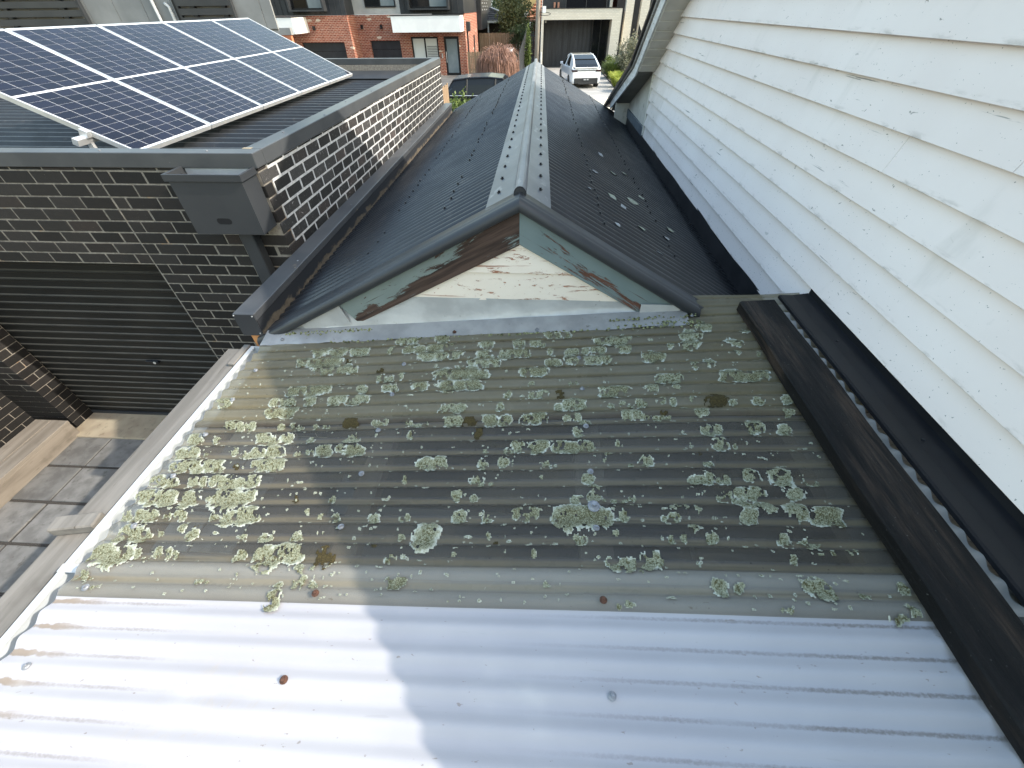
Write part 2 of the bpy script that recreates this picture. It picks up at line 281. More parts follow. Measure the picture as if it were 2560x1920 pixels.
# ------------------------------------------------------------------ mesh and object helpers
class B:
    def __init__(s): s.v = []; s.f = []
    def add(s, vs_, fs):
        k = len(s.v); s.v += [tuple(p) for p in vs_]; s.f += [tuple(k + i for i in f) for f in fs]; return s
    def box(s, x0, x1, y0, y1, z0, z1):
        return s.hexa([(x0, y0, z0), (x1, y0, z0), (x1, y1, z0), (x0, y1, z0), (x0, y0, z1), (x1, y0, z1), (x1, y1, z1), (x0, y1, z1)])
    def hexa(s, p): return s.add(p, [(3, 2, 1, 0), (4, 5, 6, 7), (0, 1, 5, 4), (1, 2, 6, 5), (2, 3, 7, 6), (3, 0, 4, 7)])
    def prism(s, poly, vec):
        n = len(poly); q = [tuple(Vector(p) + Vector(vec)) for p in poly]
        return s.add(list(poly) + q, [tuple(range(n))[::-1], tuple(range(n, 2 * n))] + [(i, (i + 1) % n, n + (i + 1) % n, n + i) for i in range(n)])
    def grid(s, nx, ny, fn):
        return s.add([fn(i, j) for j in range(ny) for i in range(nx)], [(j * nx + i, j * nx + i + 1, (j + 1) * nx + i + 1, (j + 1) * nx + i) for j in range(ny - 1) for i in range(nx - 1)])
    def tube(s, path, r, n=8, cap=True):
        path = [Vector(p) for p in path]; rs = r if isinstance(r, (list, tuple)) else [r] * len(path); vs_ = []; fs = []
        for i, p in enumerate(path):
            d = (path[min(i + 1, len(path) - 1)] - path[max(i - 1, 0)]).normalized()
            a = d.cross(Vector((0, 0, 1)) if abs(d.z) < .9 else Vector((1, 0, 0))).normalized(); b = d.cross(a)
            vs_ += [p + rs[i] * (a * math.cos(t) + b * math.sin(t)) for t in [2 * math.pi * k / n for k in range(n)]]
        for i in range(len(path) - 1): fs += [(i * n + k, i * n + (k + 1) % n, (i + 1) * n + (k + 1) % n, (i + 1) * n + k) for k in range(n)]
        if cap: fs += [tuple(range(n))[::-1], tuple((len(path) - 1) * n + k for k in range(n))]
        return s.add(vs_, fs)
    def loft(s, rings, cap=True):
        n = len(rings[0]); vs_ = [p for r in rings for p in r]
        fs = [(i * n + k, i * n + (k + 1) % n, (i + 1) * n + (k + 1) % n, (i + 1) * n + k) for i in range(len(rings) - 1) for k in range(n)]
        if cap: fs += [tuple(range(n))[::-1], tuple((len(rings) - 1) * n + k for k in range(n))]
        return s.add(vs_, fs)
    def mesh(s, name, smooth=False, bevel=0., fix=True):
        me = bpy.data.meshes.new(name); me.from_pydata(s.v, [], s.f)
        if fix or bevel:
            bm = bmesh.new(); bm.from_mesh(me)
            if fix: bmesh.ops.recalc_face_normals(bm, faces=bm.faces)
            if bevel: bmesh.ops.bevel(bm, geom=[e for e in bm.edges if len(e.link_faces) == 2 and e.calc_face_angle(0) > .6], offset=bevel, segments=1, affect='EDGES', clamp_overlap=True)
            bm.to_mesh(me); bm.free()
        if smooth: me.polygons.foreach_set('use_smooth', [True] * len(me.polygons))
        return me
def link(name, me, m=None, parent=None, mw=None):
    o = bpy.data.objects.new(name, me); COL.objects.link(o)
    if m and me is not None and not me.materials: me.materials.append(MT[m] if isinstance(m, str) else m)
    if mw is not None: o.matrix_basis = mw
    if parent is not None: setpar(o, parent)
    return o
def setpar(o, p):
    w_ = p.matrix_basis.copy(); q = p
    while q.parent is not None: w_ = q.matrix_parent_inverse @ w_; q = q.parent; w_ = q.matrix_basis @ w_
    o.parent = p; o.matrix_parent_inverse = w_.inverted()
def O(name, b, m, parent=None, smooth=False, bevel=0., mw=None, fix=True): return link(name, b.mesh(name, smooth, bevel, fix), m, parent, mw)
def tag(o, label, cat, group=None):
    o['label'] = label; o['category'] = cat
    if group: o['group'] = group
    return o
def thing(name, label, cat, loc=(0, 0, 0), group=None):
    o = bpy.data.objects.new(name, None); COL.objects.link(o); o.location = loc; o.matrix_basis = Matrix.Translation(loc); o.empty_display_size = .2
    return tag(o, label, cat, group)
def struct(o): o['kind'] = 'structure'; return o
def stuff(o): o['kind'] = 'stuff'; return o
def T(x, y, z): return Matrix.Translation((x, y, z))
def frame(o, xa, ya, za):
    return Matrix(((xa[0], ya[0], za[0], o[0]), (xa[1], ya[1], za[1], o[1]), (xa[2], ya[2], za[2], o[2]), (0, 0, 0, 1)))
# ------------------------------------------------------------------ ground
struct(O('ground', B().box(-260, 260, -60, 420, -1.0, -.03), 'asphalt'))
pav = struct(O('pavement', B().box(-9.0, -2.0, -3.0, 2.72, -.028, -.012), 'soil'))
pm = B().box(-.208, .208, -.2, .2, -.04, 0).mesh('paver', bevel=.006)
for i in range(-1, 6):
    for j in range(-6, 5):
        x = -5.115 + .44 * i; y = 1.66 + .432 * j if j > -6 else -.93
        if y > 2.55: continue
        link('paver', pm, 'paver', pav, T(x + random.uniform(-.006, .006), y + .43, random.uniform(-.004, .004)) @ Matrix.Rotation(random.uniform(-.012, .012), 4, 'Z'))
struct(O('driveway', B().box(-.4, 4.35, 11.5, 40.6, -.029, -.004), 'driveway'))

struct(O('passage_floor', B().box(-1.99, 1.5, -2.6, 1.9, -.029, -.004), 'gloom'))  # added slab, coloured dark so the space under the roof reads as shade
# ------------------------------------------------------------------ low corrugated roof in front of the camera
lean = thing('corrugated_lean_to_roof', 'low corrugated roof of white iron and lichen covered fibreglass sheets', 'roof', (0, .5, 2.2))
def wob(x, y): return .0035 * math.sin(2.1 * x + 1.3 * y) + .0025 * math.sin(5.3 * x - 2.2 * y + 1)
def sheet(name, x0, x1, y0, y1, off, m, lift=None, nx=26):
    ny = int(round((y1 - y0) / WL * 12)) + 1
    def fn(i, j):
        x = x0 + (x1 - x0) * i / (nx - 1); y = y0 + (y1 - y0) * j / (ny - 1)
        return (x, y, cz(x, y, off) + wob(x, y) + (lift(x, y) if lift else 0))
    return O(name, B().grid(nx, ny, fn), m, lean, smooth=True, fix=False)
sh_w = sheet('roof_sheet', -1.645, 1.50, -2.6, .545, 0, 'white_sheet'); sh_w['label'] = 'white painted corrugated iron sheet nearest the camera'
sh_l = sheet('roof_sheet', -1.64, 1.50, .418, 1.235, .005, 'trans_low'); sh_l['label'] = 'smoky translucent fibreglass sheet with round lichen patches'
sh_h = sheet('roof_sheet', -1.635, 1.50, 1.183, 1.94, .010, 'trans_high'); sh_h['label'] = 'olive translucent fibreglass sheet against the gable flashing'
sheet('roof_sheet', .885, 1.50, 1.93, 2.10, .012, 'trans_high', lambda x, y: .05 * max(0, (1.25 - x)) * (y - 1.93) / .17 * 3 * .33, 12)['label'] = 'short upturned fibreglass offcut beside the gable foot'
def strip_fn(i, j): x = 1.24 + .115 * i; y = .43 + 1.5 * j / 236; return (x, y, cz(x, y, .0145) + wob(x, y))
O('roof_sheet', B().grid(2, 237, strip_fn), mat('pale_closure_strip', (.26, .255, .235), (.36, .35, .325), 6, rough=.6), lean, smooth=True, fix=False)['label'] = 'pale corrugated strip between the black beam and the wall flashing'
for x0, x1 in ((-1.58, -1.49), (-.70, -.61), (.185, .295), (1.05, 1.14)):
    O('batten', B().box(x0, x1, -2.4, 1.93, rz(x0) - .075, rz(x0) - .014), 'batten', lean)
sb = B(); sb.tube([(0, 0, 0), (0, 0, .003)], .0115, 12).tube([(0, 0, .003), (0, 0, .0065)], [.0095, .007], 10).tube([(0, 0, .006), (0, 0, .012)], .0048, 6)
scr_me = {k: None for k in ('zinc', 'rust', 'screw')}
for k in scr_me:
    me = sb.mesh('screw_' + k); me.materials.append(MT[k]); scr_me[k] = me
ys = [PH + WL * 3 * k for k in range(-4, 8)]
for x, kinds in ((-1.532, 'zzzzzzzzzzzz'), (-.68, 'zzzzrrzzzzzz'), (.236, 'zzzzzrzzzzzz')):
    for k, y in enumerate(ys):
        if y > 1.78: continue
        p = sh_w if y < .41 else sh_l if y < 1.17 else sh_h; kind = 'rust' if kinds[k] == 'r' else 'zinc'
        link('screw', scr_me[kind], None, p, T(x, y, cz(x, y, .011 if y > .41 else .001) + wob(x, y)) @ Matrix.Rotation(random.uniform(-.2, .2), 4, 'X'))
bigs = link('screw', scr_me['zinc'], None, sh_l, T(.235, .752, cz(.235, .752, .016)) @ Matrix.Scale(1.9, 4)); bigs['label'] = 'larger domed roof screw rising out of a lichen clump'

# lichen: each larger patch is its own crust, the pin-head specks are one mass
LICH = """-1568,1341,50,39,0;-1452,1190,86,30,0;-1349,1180,46,22,0;-1580,1107,46,32,0;-1570,1026,59,33,0;-1466,1098,21,18,0;-1467,1027,20,23,0;-1330,1038,17,27,0;-1257,1021,48,29,0;-1458,955,157,34,0;-1564,878,61,32,0;-1390,872,70,26,0;-1325,888,22,23,0;-1222,876,95,38,0;-1544,795,88,41,0;-1379,794,47,41,0;-1298,805,26,22,0;-1195,789,101,51,0;-1545,717,85,25,0;-1406,717,56,23,0;-1231,718,20,20,0;-1127,718,85,42,0;-1531,644,94,36,0;-1271,646,29,26,0;-1406,650,15,14,0;-1328,664,20,21,0;-1053,635,21,13,0;-1532,558,84,48,0;-1442,572,17,20,0;-1402,552,21,13,0;-1338,574,38,22,0;-1290,566,14,15,0;-1028,562,25,21,0;-1599,494,23,12,0;-1271,674,11,9,2;-1278,953,17,15,2;-1088,569,10,8,2;-984,506,9,8,2;-1147,1729,118,44,1;-966,1728,60,49,0;-1290,1655,29,47,0;-1175,1629,115,67,1;-1020,1649,21,26,2;-1109,1567,88,34,1;-994,1580,57,44,0;-732,1797,77,28,0;-509,1803,41,33,1;-575,1733,150,48,1;-547,1660,78,46,0;-419,1662,64,35,0;-207,1630,102,49,0;-255,1732,48,37,0;-787,1721,24,27,0;-373,1492,135,59,1;-674,1499,22,27,0;-751,1485,47,27,0;-245,1575,91,28,0;-333,1553,18,19,2;-809,1551,23,17,2;133,1798,69,32,1;-82,1730,35,58,0;7,1729,22,26,0;41,1722,25,31,0;418,1740,83,46,0;897,1812,37,47,0;815,1746,57,40,0;801,1669,55,43,0;1004,1674,51,38,0;1087,1756,25,30,0;314,1649,55,29,0;313,1579,71,41,0;201,1642,33,24,0;192,1586,38,42,0;461,1654,37,38,0;93,1649,18,24,0;-72,1650,77,34,1;110,1564,41,27,1;586,1581,60,45,1;849,1521,29,34,0;775,1500,21,29,0;5,1503,69,44,1;999,1591,16,27,0;1088,1572,10,17,0;699,1666,17,33,0;634,1417,57,32,0;954,1425,118,44,1;-1146,1413,128,40,1;-857,1409,28,26,0;-709,1406,46,26,0;-399,1401,180,42,1;-1301,1336,35,25,0;-1215,1332,47,33,0;-1113,1341,35,33,0;-896,1332,100,37,0;-1200,1265,101,36,1;-368,1252,83,26,0;-140,1259,19,26,0;-113,1333,22,23,0;-1131,1174,77,18,0;-980,1173,46,14,0;-820,1187,57,22,2;-688,1179,42,18,0;-560,1176,25,18,0;-499,1171,33,18,0;-361,1181,67,28,0;-150,1182,70,31,1;-270,1175,42,21,2;-1184,1105,87,38,0;-1001,1091,25,17,0;-799,1097,41,24,0;-526,1104,21,20,0;-1139,1032,84,33,0;-985,1020,52,16,0;-816,1026,112,35,1;-1131,963,68,37,0;-220,1110,20,30,2;-387,960,71,32,0;-189,952,24,26,0;-97,956,26,23,0;-184,1016,17,12,0;-87,1014,19,18,0;-496,877,12,16,0;-201,872,37,24,0;-145,864,11,13,0;-769,791,14,15,0;-272,806,20,23,0;-203,796,20,15,0;-208,718,81,23,0;-573,714,28,21,0;-454,715,20,16,0;-728,713,25,19,0;-787,720,12,14,0;-846,737,12,12,0;-973,633,32,18,0;-841,637,25,18,0;-447,637,19,15,0;-362,640,57,48,0;-136,646,14,15,0;-879,560,80,48,0;-702,562,43,37,2;-469,564,23,20,0;-757,522,40,20,0;-246,581,12,12,0;-928,794,17,16,2;-538,606,13,8,2;-106,628,10,8,2;1,1407,17,16,0;200,1406,22,12,0;392,1343,77,42,1;549,1351,28,34,0;658,1350,19,26,0;30,1335,46,23,0;135,1335,21,27,2;172,1266,67,37,0;807,1268,52,39,2;578,1269,15,21,0;625,1260,17,21,0;703,1279,12,18,0;406,1258,15,14,0;469,1256,37,21,0;358,1252,20,14,0;874,1255,21,17,0;974,1258,30,21,0;16,1190,64,31,1;184,1185,37,20,0;242,1160,29,20,0;417,1192,53,27,0;493,1183,24,17,0;739,1198,39,23,0;564,1201,19,17,2;562,1171,59,13,0;199,1109,23,26,0;741,1099,47,28,0;911,1120,33,37,0;-48,1031,29,31,0;36,1027,50,36,1;176,1027,75,30,1;356,1042,11,18,0;753,1028,39,29,0;806,1024,11,14,0;315,984,16,17,0;299,959,11,11,0;454,949,35,25,0;393,936,13,11,0;683,941,19,16,0;665,982,13,14,2;71,948,16,17,0;640,870,45,25,0;718,864,26,20,0;818,883,30,30,0;231,872,26,23,0;51,879,11,16,0;255,832,25,22,0;240,798,31,22,0;185,789,27,22,0;276,789,10,9,0;309,784,14,12,0;362,786,26,16,0;193,720,90,59,1;0,724,54,27,1;187,635,29,23,0;344,729,21,27,0;492,717,33,17,0;528,757,29,14,0;593,752,14,20,0;721,793,46,21,0;785,811,48,28,0;788,766,47,20,0;752,727,28,35,0;303,659,13,12,0;484,639,17,14,0;523,641,15,14,0;606,648,22,20,0;558,676,22,17,0;307,560,51,30,0;409,567,45,28,0;27,582,10,18,0;360,532,11,7,0;1089,1264,25,31,0;1062,1188,26,16,0;1020,1104,32,27,0;912,878,45,45,0;935,811,38,25,0;909,749,44,33,0;831,749,20,22,0;1005,858,29,17,0;995,724,57,34,1;869,639,57,25,0;829,576,15,16,0;911,595,12,9,0;952,599,10,9,0;1014,607,22,15,0;1079,962,8,11,0;-823,422,28,30,1;-771,480,82,21,0;-427,484,49,18,1;591,492,28,25,0;641,492,18,17,0;311,436,14,11,0;67,492,11,11,0;282,428,8,8,0;867,492,46,28,0;1031,421,28,18,0;749,430,17,9,0;1081,442,22,20,0;1094,503,19,20,0;985,479,17,8,0;-1589,478,30,16,0;-1121,476,26,11,0;-1506,445,23,9,0"""
def hsh(ix, iy, k=0):
    h = (ix * 374761393 + iy * 668265263 + k * 2147483647) & 0xffffffff; h = ((h ^ (h >> 13)) * 1274126177) & 0xffffffff; return ((h ^ (h >> 16)) & 0xffff) / 65535.
_tab = np.random.default_rng(5).random((256, 256))
def vn(x, y):                      # value noise on arrays
    xi = np.floor(x).astype(int); yi = np.floor(y).astype(int); fx = x - xi; fy = y - yi; fx = fx * fx * (3 - 2 * fx); fy = fy * fy * (3 - 2 * fy)
    g = lambda a, b: _tab[a % 256, b % 256]
    return (g(xi, yi) * (1 - fx) + g(xi + 1, yi) * fx) * (1 - fy) + (g(xi, yi + 1) * (1 - fx) + g(xi + 1, yi + 1) * fx) * fy
def fbm(x, y): return (vn(x, y) + .5 * vn(2.1 * x + 7, 2.1 * y + 3) + .25 * vn(4.3 * x + 1, 4.3 * y + 9)) / 1.75
def lichen_patch(cx, cy, rx, ry, kind, cell=.0036):
    rx *= 1.12; ry *= 1.12
    nx = max(7, int(2.3 * rx / cell)); ny = max(7, int(2.3 * ry / cell))
    gx = cx + np.linspace(-1.15 * rx, 1.15 * rx, nx); gy = cy + np.linspace(-1.15 * ry, 1.15 * ry, ny); X, Y = np.meshgrid(gx, gy)
    lr = np.random.default_rng(int(abs(cx * 9871 + cy * 7717) * 1000) % 99991); rm_ = min(rx, ry); d = np.full(X.shape, 9.)
    lng = rx > 1.6 * ry; nb = max(3, int(round(max(rx, ry) / rm_ * (2.8 if lng else 2.1))) + (2 if rm_ > .03 else 0))
    for b_ in range(nb):
        ang = lr.uniform(0, 6.283); q_ = lr.random() ** .5 * .62; bx = cx + (lr.uniform(-.78, .78) if rx > 1.5 * ry else q_ * math.cos(ang)) * rx; by = cy + (lr.uniform(-.5, .5) if rx > 1.5 * ry else q_ * math.sin(ang)) * ry; br_ = rm_ * (lr.uniform(.55, 1.05) if lng else lr.uniform(.62, .98))
        d = np.minimum(d, np.sqrt((X - bx) ** 2 + (Y - by) ** 2) / br_)
    d = np.minimum(d, np.sqrt(((X - cx) / rx) ** 2 + ((Y - cy) / ry) ** 2) * (1.16 if not lng else 9.))
    f = 1.0 - d + (fbm(X * 60, Y * 60) - .5) * .5 + (vn(X * 170, Y * 170) - .5) * .3
    edge_ = np.sqrt(((X - cx) / rx) ** 2 + ((Y - cy) / ry) ** 2); f = np.where(edge_ > 1.14, -1, f); hole = fbm(X * 48 + 31, Y * 48 + 17)
    keep = (f > .02) & ~((hole > (.665 if kind != 2 else .62)) & (f < .7))
    gr = vn(X * 210, Y * 210) * .6 + vn(X * 110 + 5, Y * 110) * .4
    hgt = np.clip(f * 5, 0, 1) * (.0010 + gr * (.0048 if kind != 2 else .0034)) * (1 if rx > .02 else .7)
    base = np.where(Y < 1.178, .006, .0115)
    Z = H - 1.344 + .09 * X + base + AMP * np.cos(2 * np.pi * (Y - PH) / WL) + .0035 * np.sin(2.1 * X + 1.3 * Y) + .0025 * np.sin(5.3 * X - 2.2 * Y + 1) + hgt
    kc = keep[:-1, :-1] & keep[1:, :-1] & keep[:-1, 1:] & keep[1:, 1:]
    jj, ii = np.nonzero(kc)
    if len(jj) < 3: return None
    a = jj * nx + ii; q = np.stack([a, a + 1, a + 1 + nx, a + nx], 1); used, inv = np.unique(q.ravel(), return_inverse=True)
    V = np.stack([X.ravel(), Y.ravel(), Z.ravel()], 1)[used]; F = inv.reshape(-1, 4)
    E = np.clip(f.ravel()[used], 0, 1); dk = (E > .32) * (.9 if kind == 1 else .25) * np.clip((E - .25) * 2.2, 0, 1); br = np.full(len(E), 1. if kind == 2 else 0.)
    return V, F, np.stack([E, dk, br, np.ones(len(E))], 1)
def lich_mesh(name, V, F, C):
    me = bpy.data.meshes.new(name); me.from_pydata(V.tolist(), [], F.tolist()); at = me.attributes.new('edge', 'FLOAT_COLOR', 'POINT'); at.data.foreach_set('color', C.astype(np.float32).ravel())
    me.polygons.foreach_set('use_smooth', [True] * len(me.polygons)); return me
def host(y): return sh_w if y < .40 else sh_l if y < 1.178 else sh_h
for it in LICH.split(';'):
    x, y, rx, ry, k = [int(t) for t in it.split(',')]; x, y, rx, ry = x / 1000, y / 1000, max(rx, 9) / 1000, max(ry, 9) / 1000
    r = lichen_patch(x, y, rx, ry, k)
    if r: 
        o = link('lichen_patch', lich_mesh('lichen', *r), 'lichen', host(y))
for hst, y0, y1, n in ((sh_l, .43, 1.17, 720), (sh_h, 1.2, 1.8, 400)):
    AV, AF, AC = [], [], []; k = 0
    for _ in range(n):
        x = random.uniform(-1.6, 1.09); y = random.uniform(y0, y1); r = lichen_patch(x, y, random.uniform(.003, .0085) * (1 + 1.2 * (random.random() < .12)), random.uniform(.003, .0075), 0, .0026)
        if r: AV.append(r[0]); AF.append(r[1] + k); c = r[2]; c[:, 0] *= .4; AC.append(c); k += len(r[0])
    stuff(link('lichen_specks', lich_mesh('lichen_specks', np.concatenate(AV), np.concatenate(AF), np.concatenate(AC)), 'lichen', hst))

# gutter, planks, flashing round that roof
eg = thing('eaves_gutter', 'white metal gutter along the left edge of the corrugated roof', 'gutter', (-1.72, 0, 2.05))
def sweepY(pts, y0, y1, n=2, th=None, jit=None):
    b = B(); k = len(pts)
    def fn(i, j):
        y = y0 + (y1 - y0) * j / (n - 1); p = pts[i]; q = jit(p[0], y) if jit else (0, 0); return (p[0] + q[0], y, p[1] + q[1])
    return b.grid(k, n, fn)
O('channel', sweepY([(-1.768, 2.096), (-1.768, 2.03), (-1.752, 2.02), (-1.66, 2.018), (-1.63, 2.03), (-1.620, 2.118)], -2.4, 1.90), 'white_gutter', eg, smooth=False)
O('lip', B().box(-1.778, -1.750, -2.4, 1.90, 2.088, 2.100), 'white_gutter', eg, bevel=.003)
O('strap', B().box(-1.775, -1.645, .515, .545, 2.101, 2.105), 'galv', eg)
O('end_cap', B().box(-1.775, -1.63, 1.90, 1.906, 2.02, 2.10), 'white_gutter', eg)
def plank(x0, x1, y0, y1, z0, z1, seg=30, amp=.004, tilt=0., x1b=None, seed=0):
    rings = []
    for j in range(seg + 1):
        y = y0 + (y1 - y0) * j / seg; a = amp * math.sin(y * 3.1 + seed) + amp * .5 * math.sin(y * 11.3 + seed); c = amp * .6 * math.sin(y * 7.7 + 2 * seed)
        xa, xb = x0 + a, (x1 if x1b is None else x1 + (x1b - x1) * j / seg) + c; e = .006
        rings.append([(xa + e, y, z0), (xb - e, y, z0 + tilt * (xb - xa)), (xb, y, z0 + e + tilt * (xb - xa)), (xb, y, z1 - e + tilt * (xb - xa)), (xb - e, y, z1 + c * .5 + tilt * (xb - xa)), (xa + e, y, z1 + a * .5), (xa, y, z1 - e), (xa, y, z0 + e)])
    return B().loft(rings)
tag(O('timber_rail', plank(-1.968, -1.832, -1.6, 1.93, 1.955, 2.052, 40, .003), 'grey_wood'), 'long weathered grey timber rail beside the white gutter', 'timber')
tb = tag(O('timber_block', B().box(-.09, .09, -.034, .034, 0, .05), 'grey_wood', bevel=.006, mw=T(-1.885, .715, 2.056) @ Matrix.Rotation(R(10), 4, 'Z')), 'short grey timber offcut lying across the weathered rail', 'timber')
tag(O('timber_end_block', B().box(-1.862, -1.818, 1.76, 1.955, 1.98, 2.075), 'grey_wood', bevel=.005), 'grey timber block at the far end of the weathered rail', 'timber')
tag(O('black_beam', plank(1.105, 1.262, -1.2, 1.945, rz(1.105) + .014, rz(1.105) + .072, 44, .0045, .09, 1.288, 1.7), 'black_wood'), 'long black charred timber beam lying on the corrugated roof', 'timber')
fl = thing('wall_flashing', 'dark angled metal flashing between roof sheets and white wall', 'flashing', (1.43, 0, 2.46))
O('tray', sweepY([(1.356, 2.448), (1.356, 2.463), (1.366, 2.466), (1.43, 2.466), (1.506, 2.480)], -2.5, 2.042, 2), 'black_metal', fl)
O('upstand', B().box(1.5055, 1.5085, -2.5, 2.036, 2.480, 2.530), 'black_metal', fl)
for y in (1.02, .55, 1.62, .1): O('screw', B().tube([(1.45, y, 2.466), (1.45, y, 2.473)], .006, 8), 'screw', fl)

# ------------------------------------------------------------------ white weatherboard house on the right
hou = thing('weatherboard_house', 'white weatherboard house with raking eave and gable wall on the right', 'house', (4.5, 3.5, 0))
def far_rake(z): return 5.9 + (3.67 - z) / .716
def near_rake(z): return (z - 3.30) / .645
ZB = 3.541; EX = .1467
def wb(k, y0, y1):
    z = ZB - EX * k; zt = z + EX + .02
    ya0, yb0, yc0, yd0 = [max(y0, near_rake(q)) if q > 2.2 else y0 for q in (z, z, zt, zt)]
    e0 = min(y1, far_rake(z) if z > 2.98 else 6.905); e1 = min(y1, far_rake(zt - .02) if z > 2.98 else 6.905)
    if e0 <= ya0: return
    j = random.uniform(-.0012, .0012)
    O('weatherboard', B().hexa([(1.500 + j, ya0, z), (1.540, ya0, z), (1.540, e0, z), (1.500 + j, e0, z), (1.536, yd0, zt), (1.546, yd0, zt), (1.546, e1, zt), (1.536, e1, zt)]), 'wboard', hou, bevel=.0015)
JOINTS = {0: [4.86], 3: [2.003], 2: [1.474], 4: [4.66], 6: [3.3], -1: [2.7], 7: [4.1], 5: [.6]}
for k in range(-14, 9):
    ysp = [-3.6] + [j for j in JOINTS.get(k, [])] + [9]
    for a, b_ in zip(ysp[:-1], ysp[1:]): wb(k, a + (.0012 if a > -3 else 0), b_ - .0012)
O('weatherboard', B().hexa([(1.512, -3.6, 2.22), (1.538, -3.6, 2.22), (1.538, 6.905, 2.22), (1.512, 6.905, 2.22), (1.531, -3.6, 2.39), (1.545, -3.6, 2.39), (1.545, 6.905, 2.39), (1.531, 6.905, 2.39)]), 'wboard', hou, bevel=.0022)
O('wall', B().prism([(1.548, -3.6, 0), (1.548, 9.2, 0), (1.548, 9.2, 2.1), (1.548, 8.4, 2.35), (1.548, 6.9, 2.95), (1.548, 6.6, 3.1), (1.548, 3.535, 5.45), (1.548, .2, 3.3), (1.548, -3.6, 1.2)], (7, 0, 0)), 'gloom', hou)  # wall body coloured dark in place of shade seen through the sheets
O('corner_trim', B().box(1.500, 1.547, 6.905, 6.955, 2.235, 2.985), 'trim', hou, bevel=.003)
gv = B()
for i in range(12): gv.box(1.522, 1.547, 6.957 + .118 * i, 7.070 + .118 * i, 2.30, 2.99 - .39 * (.12 * i + .12))
for i in range(12):
    y = 6.957 + .118 * i
    O('wall_board', B().hexa([(1.520, y, 2.30), (1.5475, y, 2.30), (1.5475, y + .113, 2.30), (1.520, y + .113, 2.30), (1.520, y, 3.0 - .39 * (y - 6.9)), (1.5475, y, 3.0 - .39 * (y - 6.9)), (1.5475, y + .113, 3.0 - .39 * (y + .113 - 6.9)), (1.520, y + .113, 3.0 - .39 * (y + .113 - 6.9))]), 'soffit', hou, bevel=.004)
O('lead_strip', B().box(1.496, 1.519, 6.955, 8.38, 2.215, 2.335), mat('blue_grey_lead', (.075, .095, .12), (.12, .145, .17), 6, rough=.55, bump=.3, bs=14), hou, bevel=.004)
O('base_flashing', sweepY([(1.5095, 2.228), (1.505, 2.14), (1.50, 2.075), (1.46, 2.06)], 1.95, 8.4, 60, None, lambda x, y: (.006 * math.sin(3 * y + x * 5), .008 * math.sin(5.3 * y))), mat('tarred_iron', (.010, .011, .014), (.022, .022, .025), 5, rough=.5, layers=(((.12, .09, .06), 18, (1, .5, 1), .66, .76),)), hou)
# soffit boards, barge boards, roof
for i in range(16):
    y1 = 6.86 - .122 * i; y0 = y1 - .109; z0, z1 = [3.67 - .716 * (q - 5.9) for q in (y0, y1)]
    O('soffit_board', B().hexa([(1.293, y0, z0), (1.535, y0, z0), (1.535, y1, z1), (1.293, y1, z1), (1.293, y0, z0 + .03), (1.535, y0, z0 + .03), (1.535, y1, z1 + .03), (1.293, y1, z1 + .03)]), 'soffit', hou, bevel=.003)
O('eave_trim', B().box(1.30, 1.535, 6.865, 6.895, 2.988, 3.045), 'trim', hou, bevel=.003)
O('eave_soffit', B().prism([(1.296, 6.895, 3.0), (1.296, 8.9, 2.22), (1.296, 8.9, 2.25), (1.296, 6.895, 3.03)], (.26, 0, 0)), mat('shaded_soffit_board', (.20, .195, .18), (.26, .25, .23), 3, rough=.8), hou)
O('eave_end_panel', B().box(1.29, 1.60, 8.42, 8.45, 2.02, 2.42), 'soffit', hou)
TOP = [(.2, 3.60), (3.535, 5.72), (7.15, 3.075), (9.35, 2.262)]          # verge line of the roof (y, z)
def band(name, lo, hi, x0, x1, m, pts=TOP, ext=0):
    b = B()
    for (ya, za), (yb, zb) in zip(pts[:-1], pts[1:]):
        b.hexa([(x0, ya, za + lo), (x1, ya, za + lo), (x1, yb, zb + lo), (x0, yb, zb + lo), (x0, ya, za + hi), (x1, ya, za + hi), (x1, yb, zb + hi), (x0, yb, zb + hi)])
    return O(name, b, m, hou)
band('roof', -.05, 0, 1.215, 8.6, 'dark_roof', [(-3.9, .96 + 0), (3.535, 5.72), (7.15, 3.075), (9.40, 2.244)][0:0] or [(-2.2, 2.05), (3.535, 5.72), (7.15, 3.075), (9.40, 2.244)])
LOWB = [(3.535, 5.42), (6.95, 2.955), (8.86, 2.27)]
def bargeb(name, x0, x1, up0, up1, m):
    b = B(); pts = [(3.535, 5.38, 5.57, 5.65), (6.97, 2.925, 3.105, 3.175), (7.15, 2.86, 2.995, 3.03), (8.95, 2.235, 2.355, 2.41)]
    for p, q in zip(pts[:-1], pts[1:]):
        b.hexa([(x0, p[0], p[up0]), (x1, p[0], p[up0]), (x1, q[0], q[up0]), (x0, q[0], q[up0]), (x0, p[0], p[up1] - .004), (x1, p[0], p[up1] - .004), (x1, q[0], q[up1] - .004), (x0, q[0], q[up1] - .004)])
    return O(name, b, m, hou)
bargeb('barge_board', 1.272, 1.293, 1, 2, 'old_white')
bargeb('verge_board', 1.248, 1.290, 2, 3, 'barge_grey')

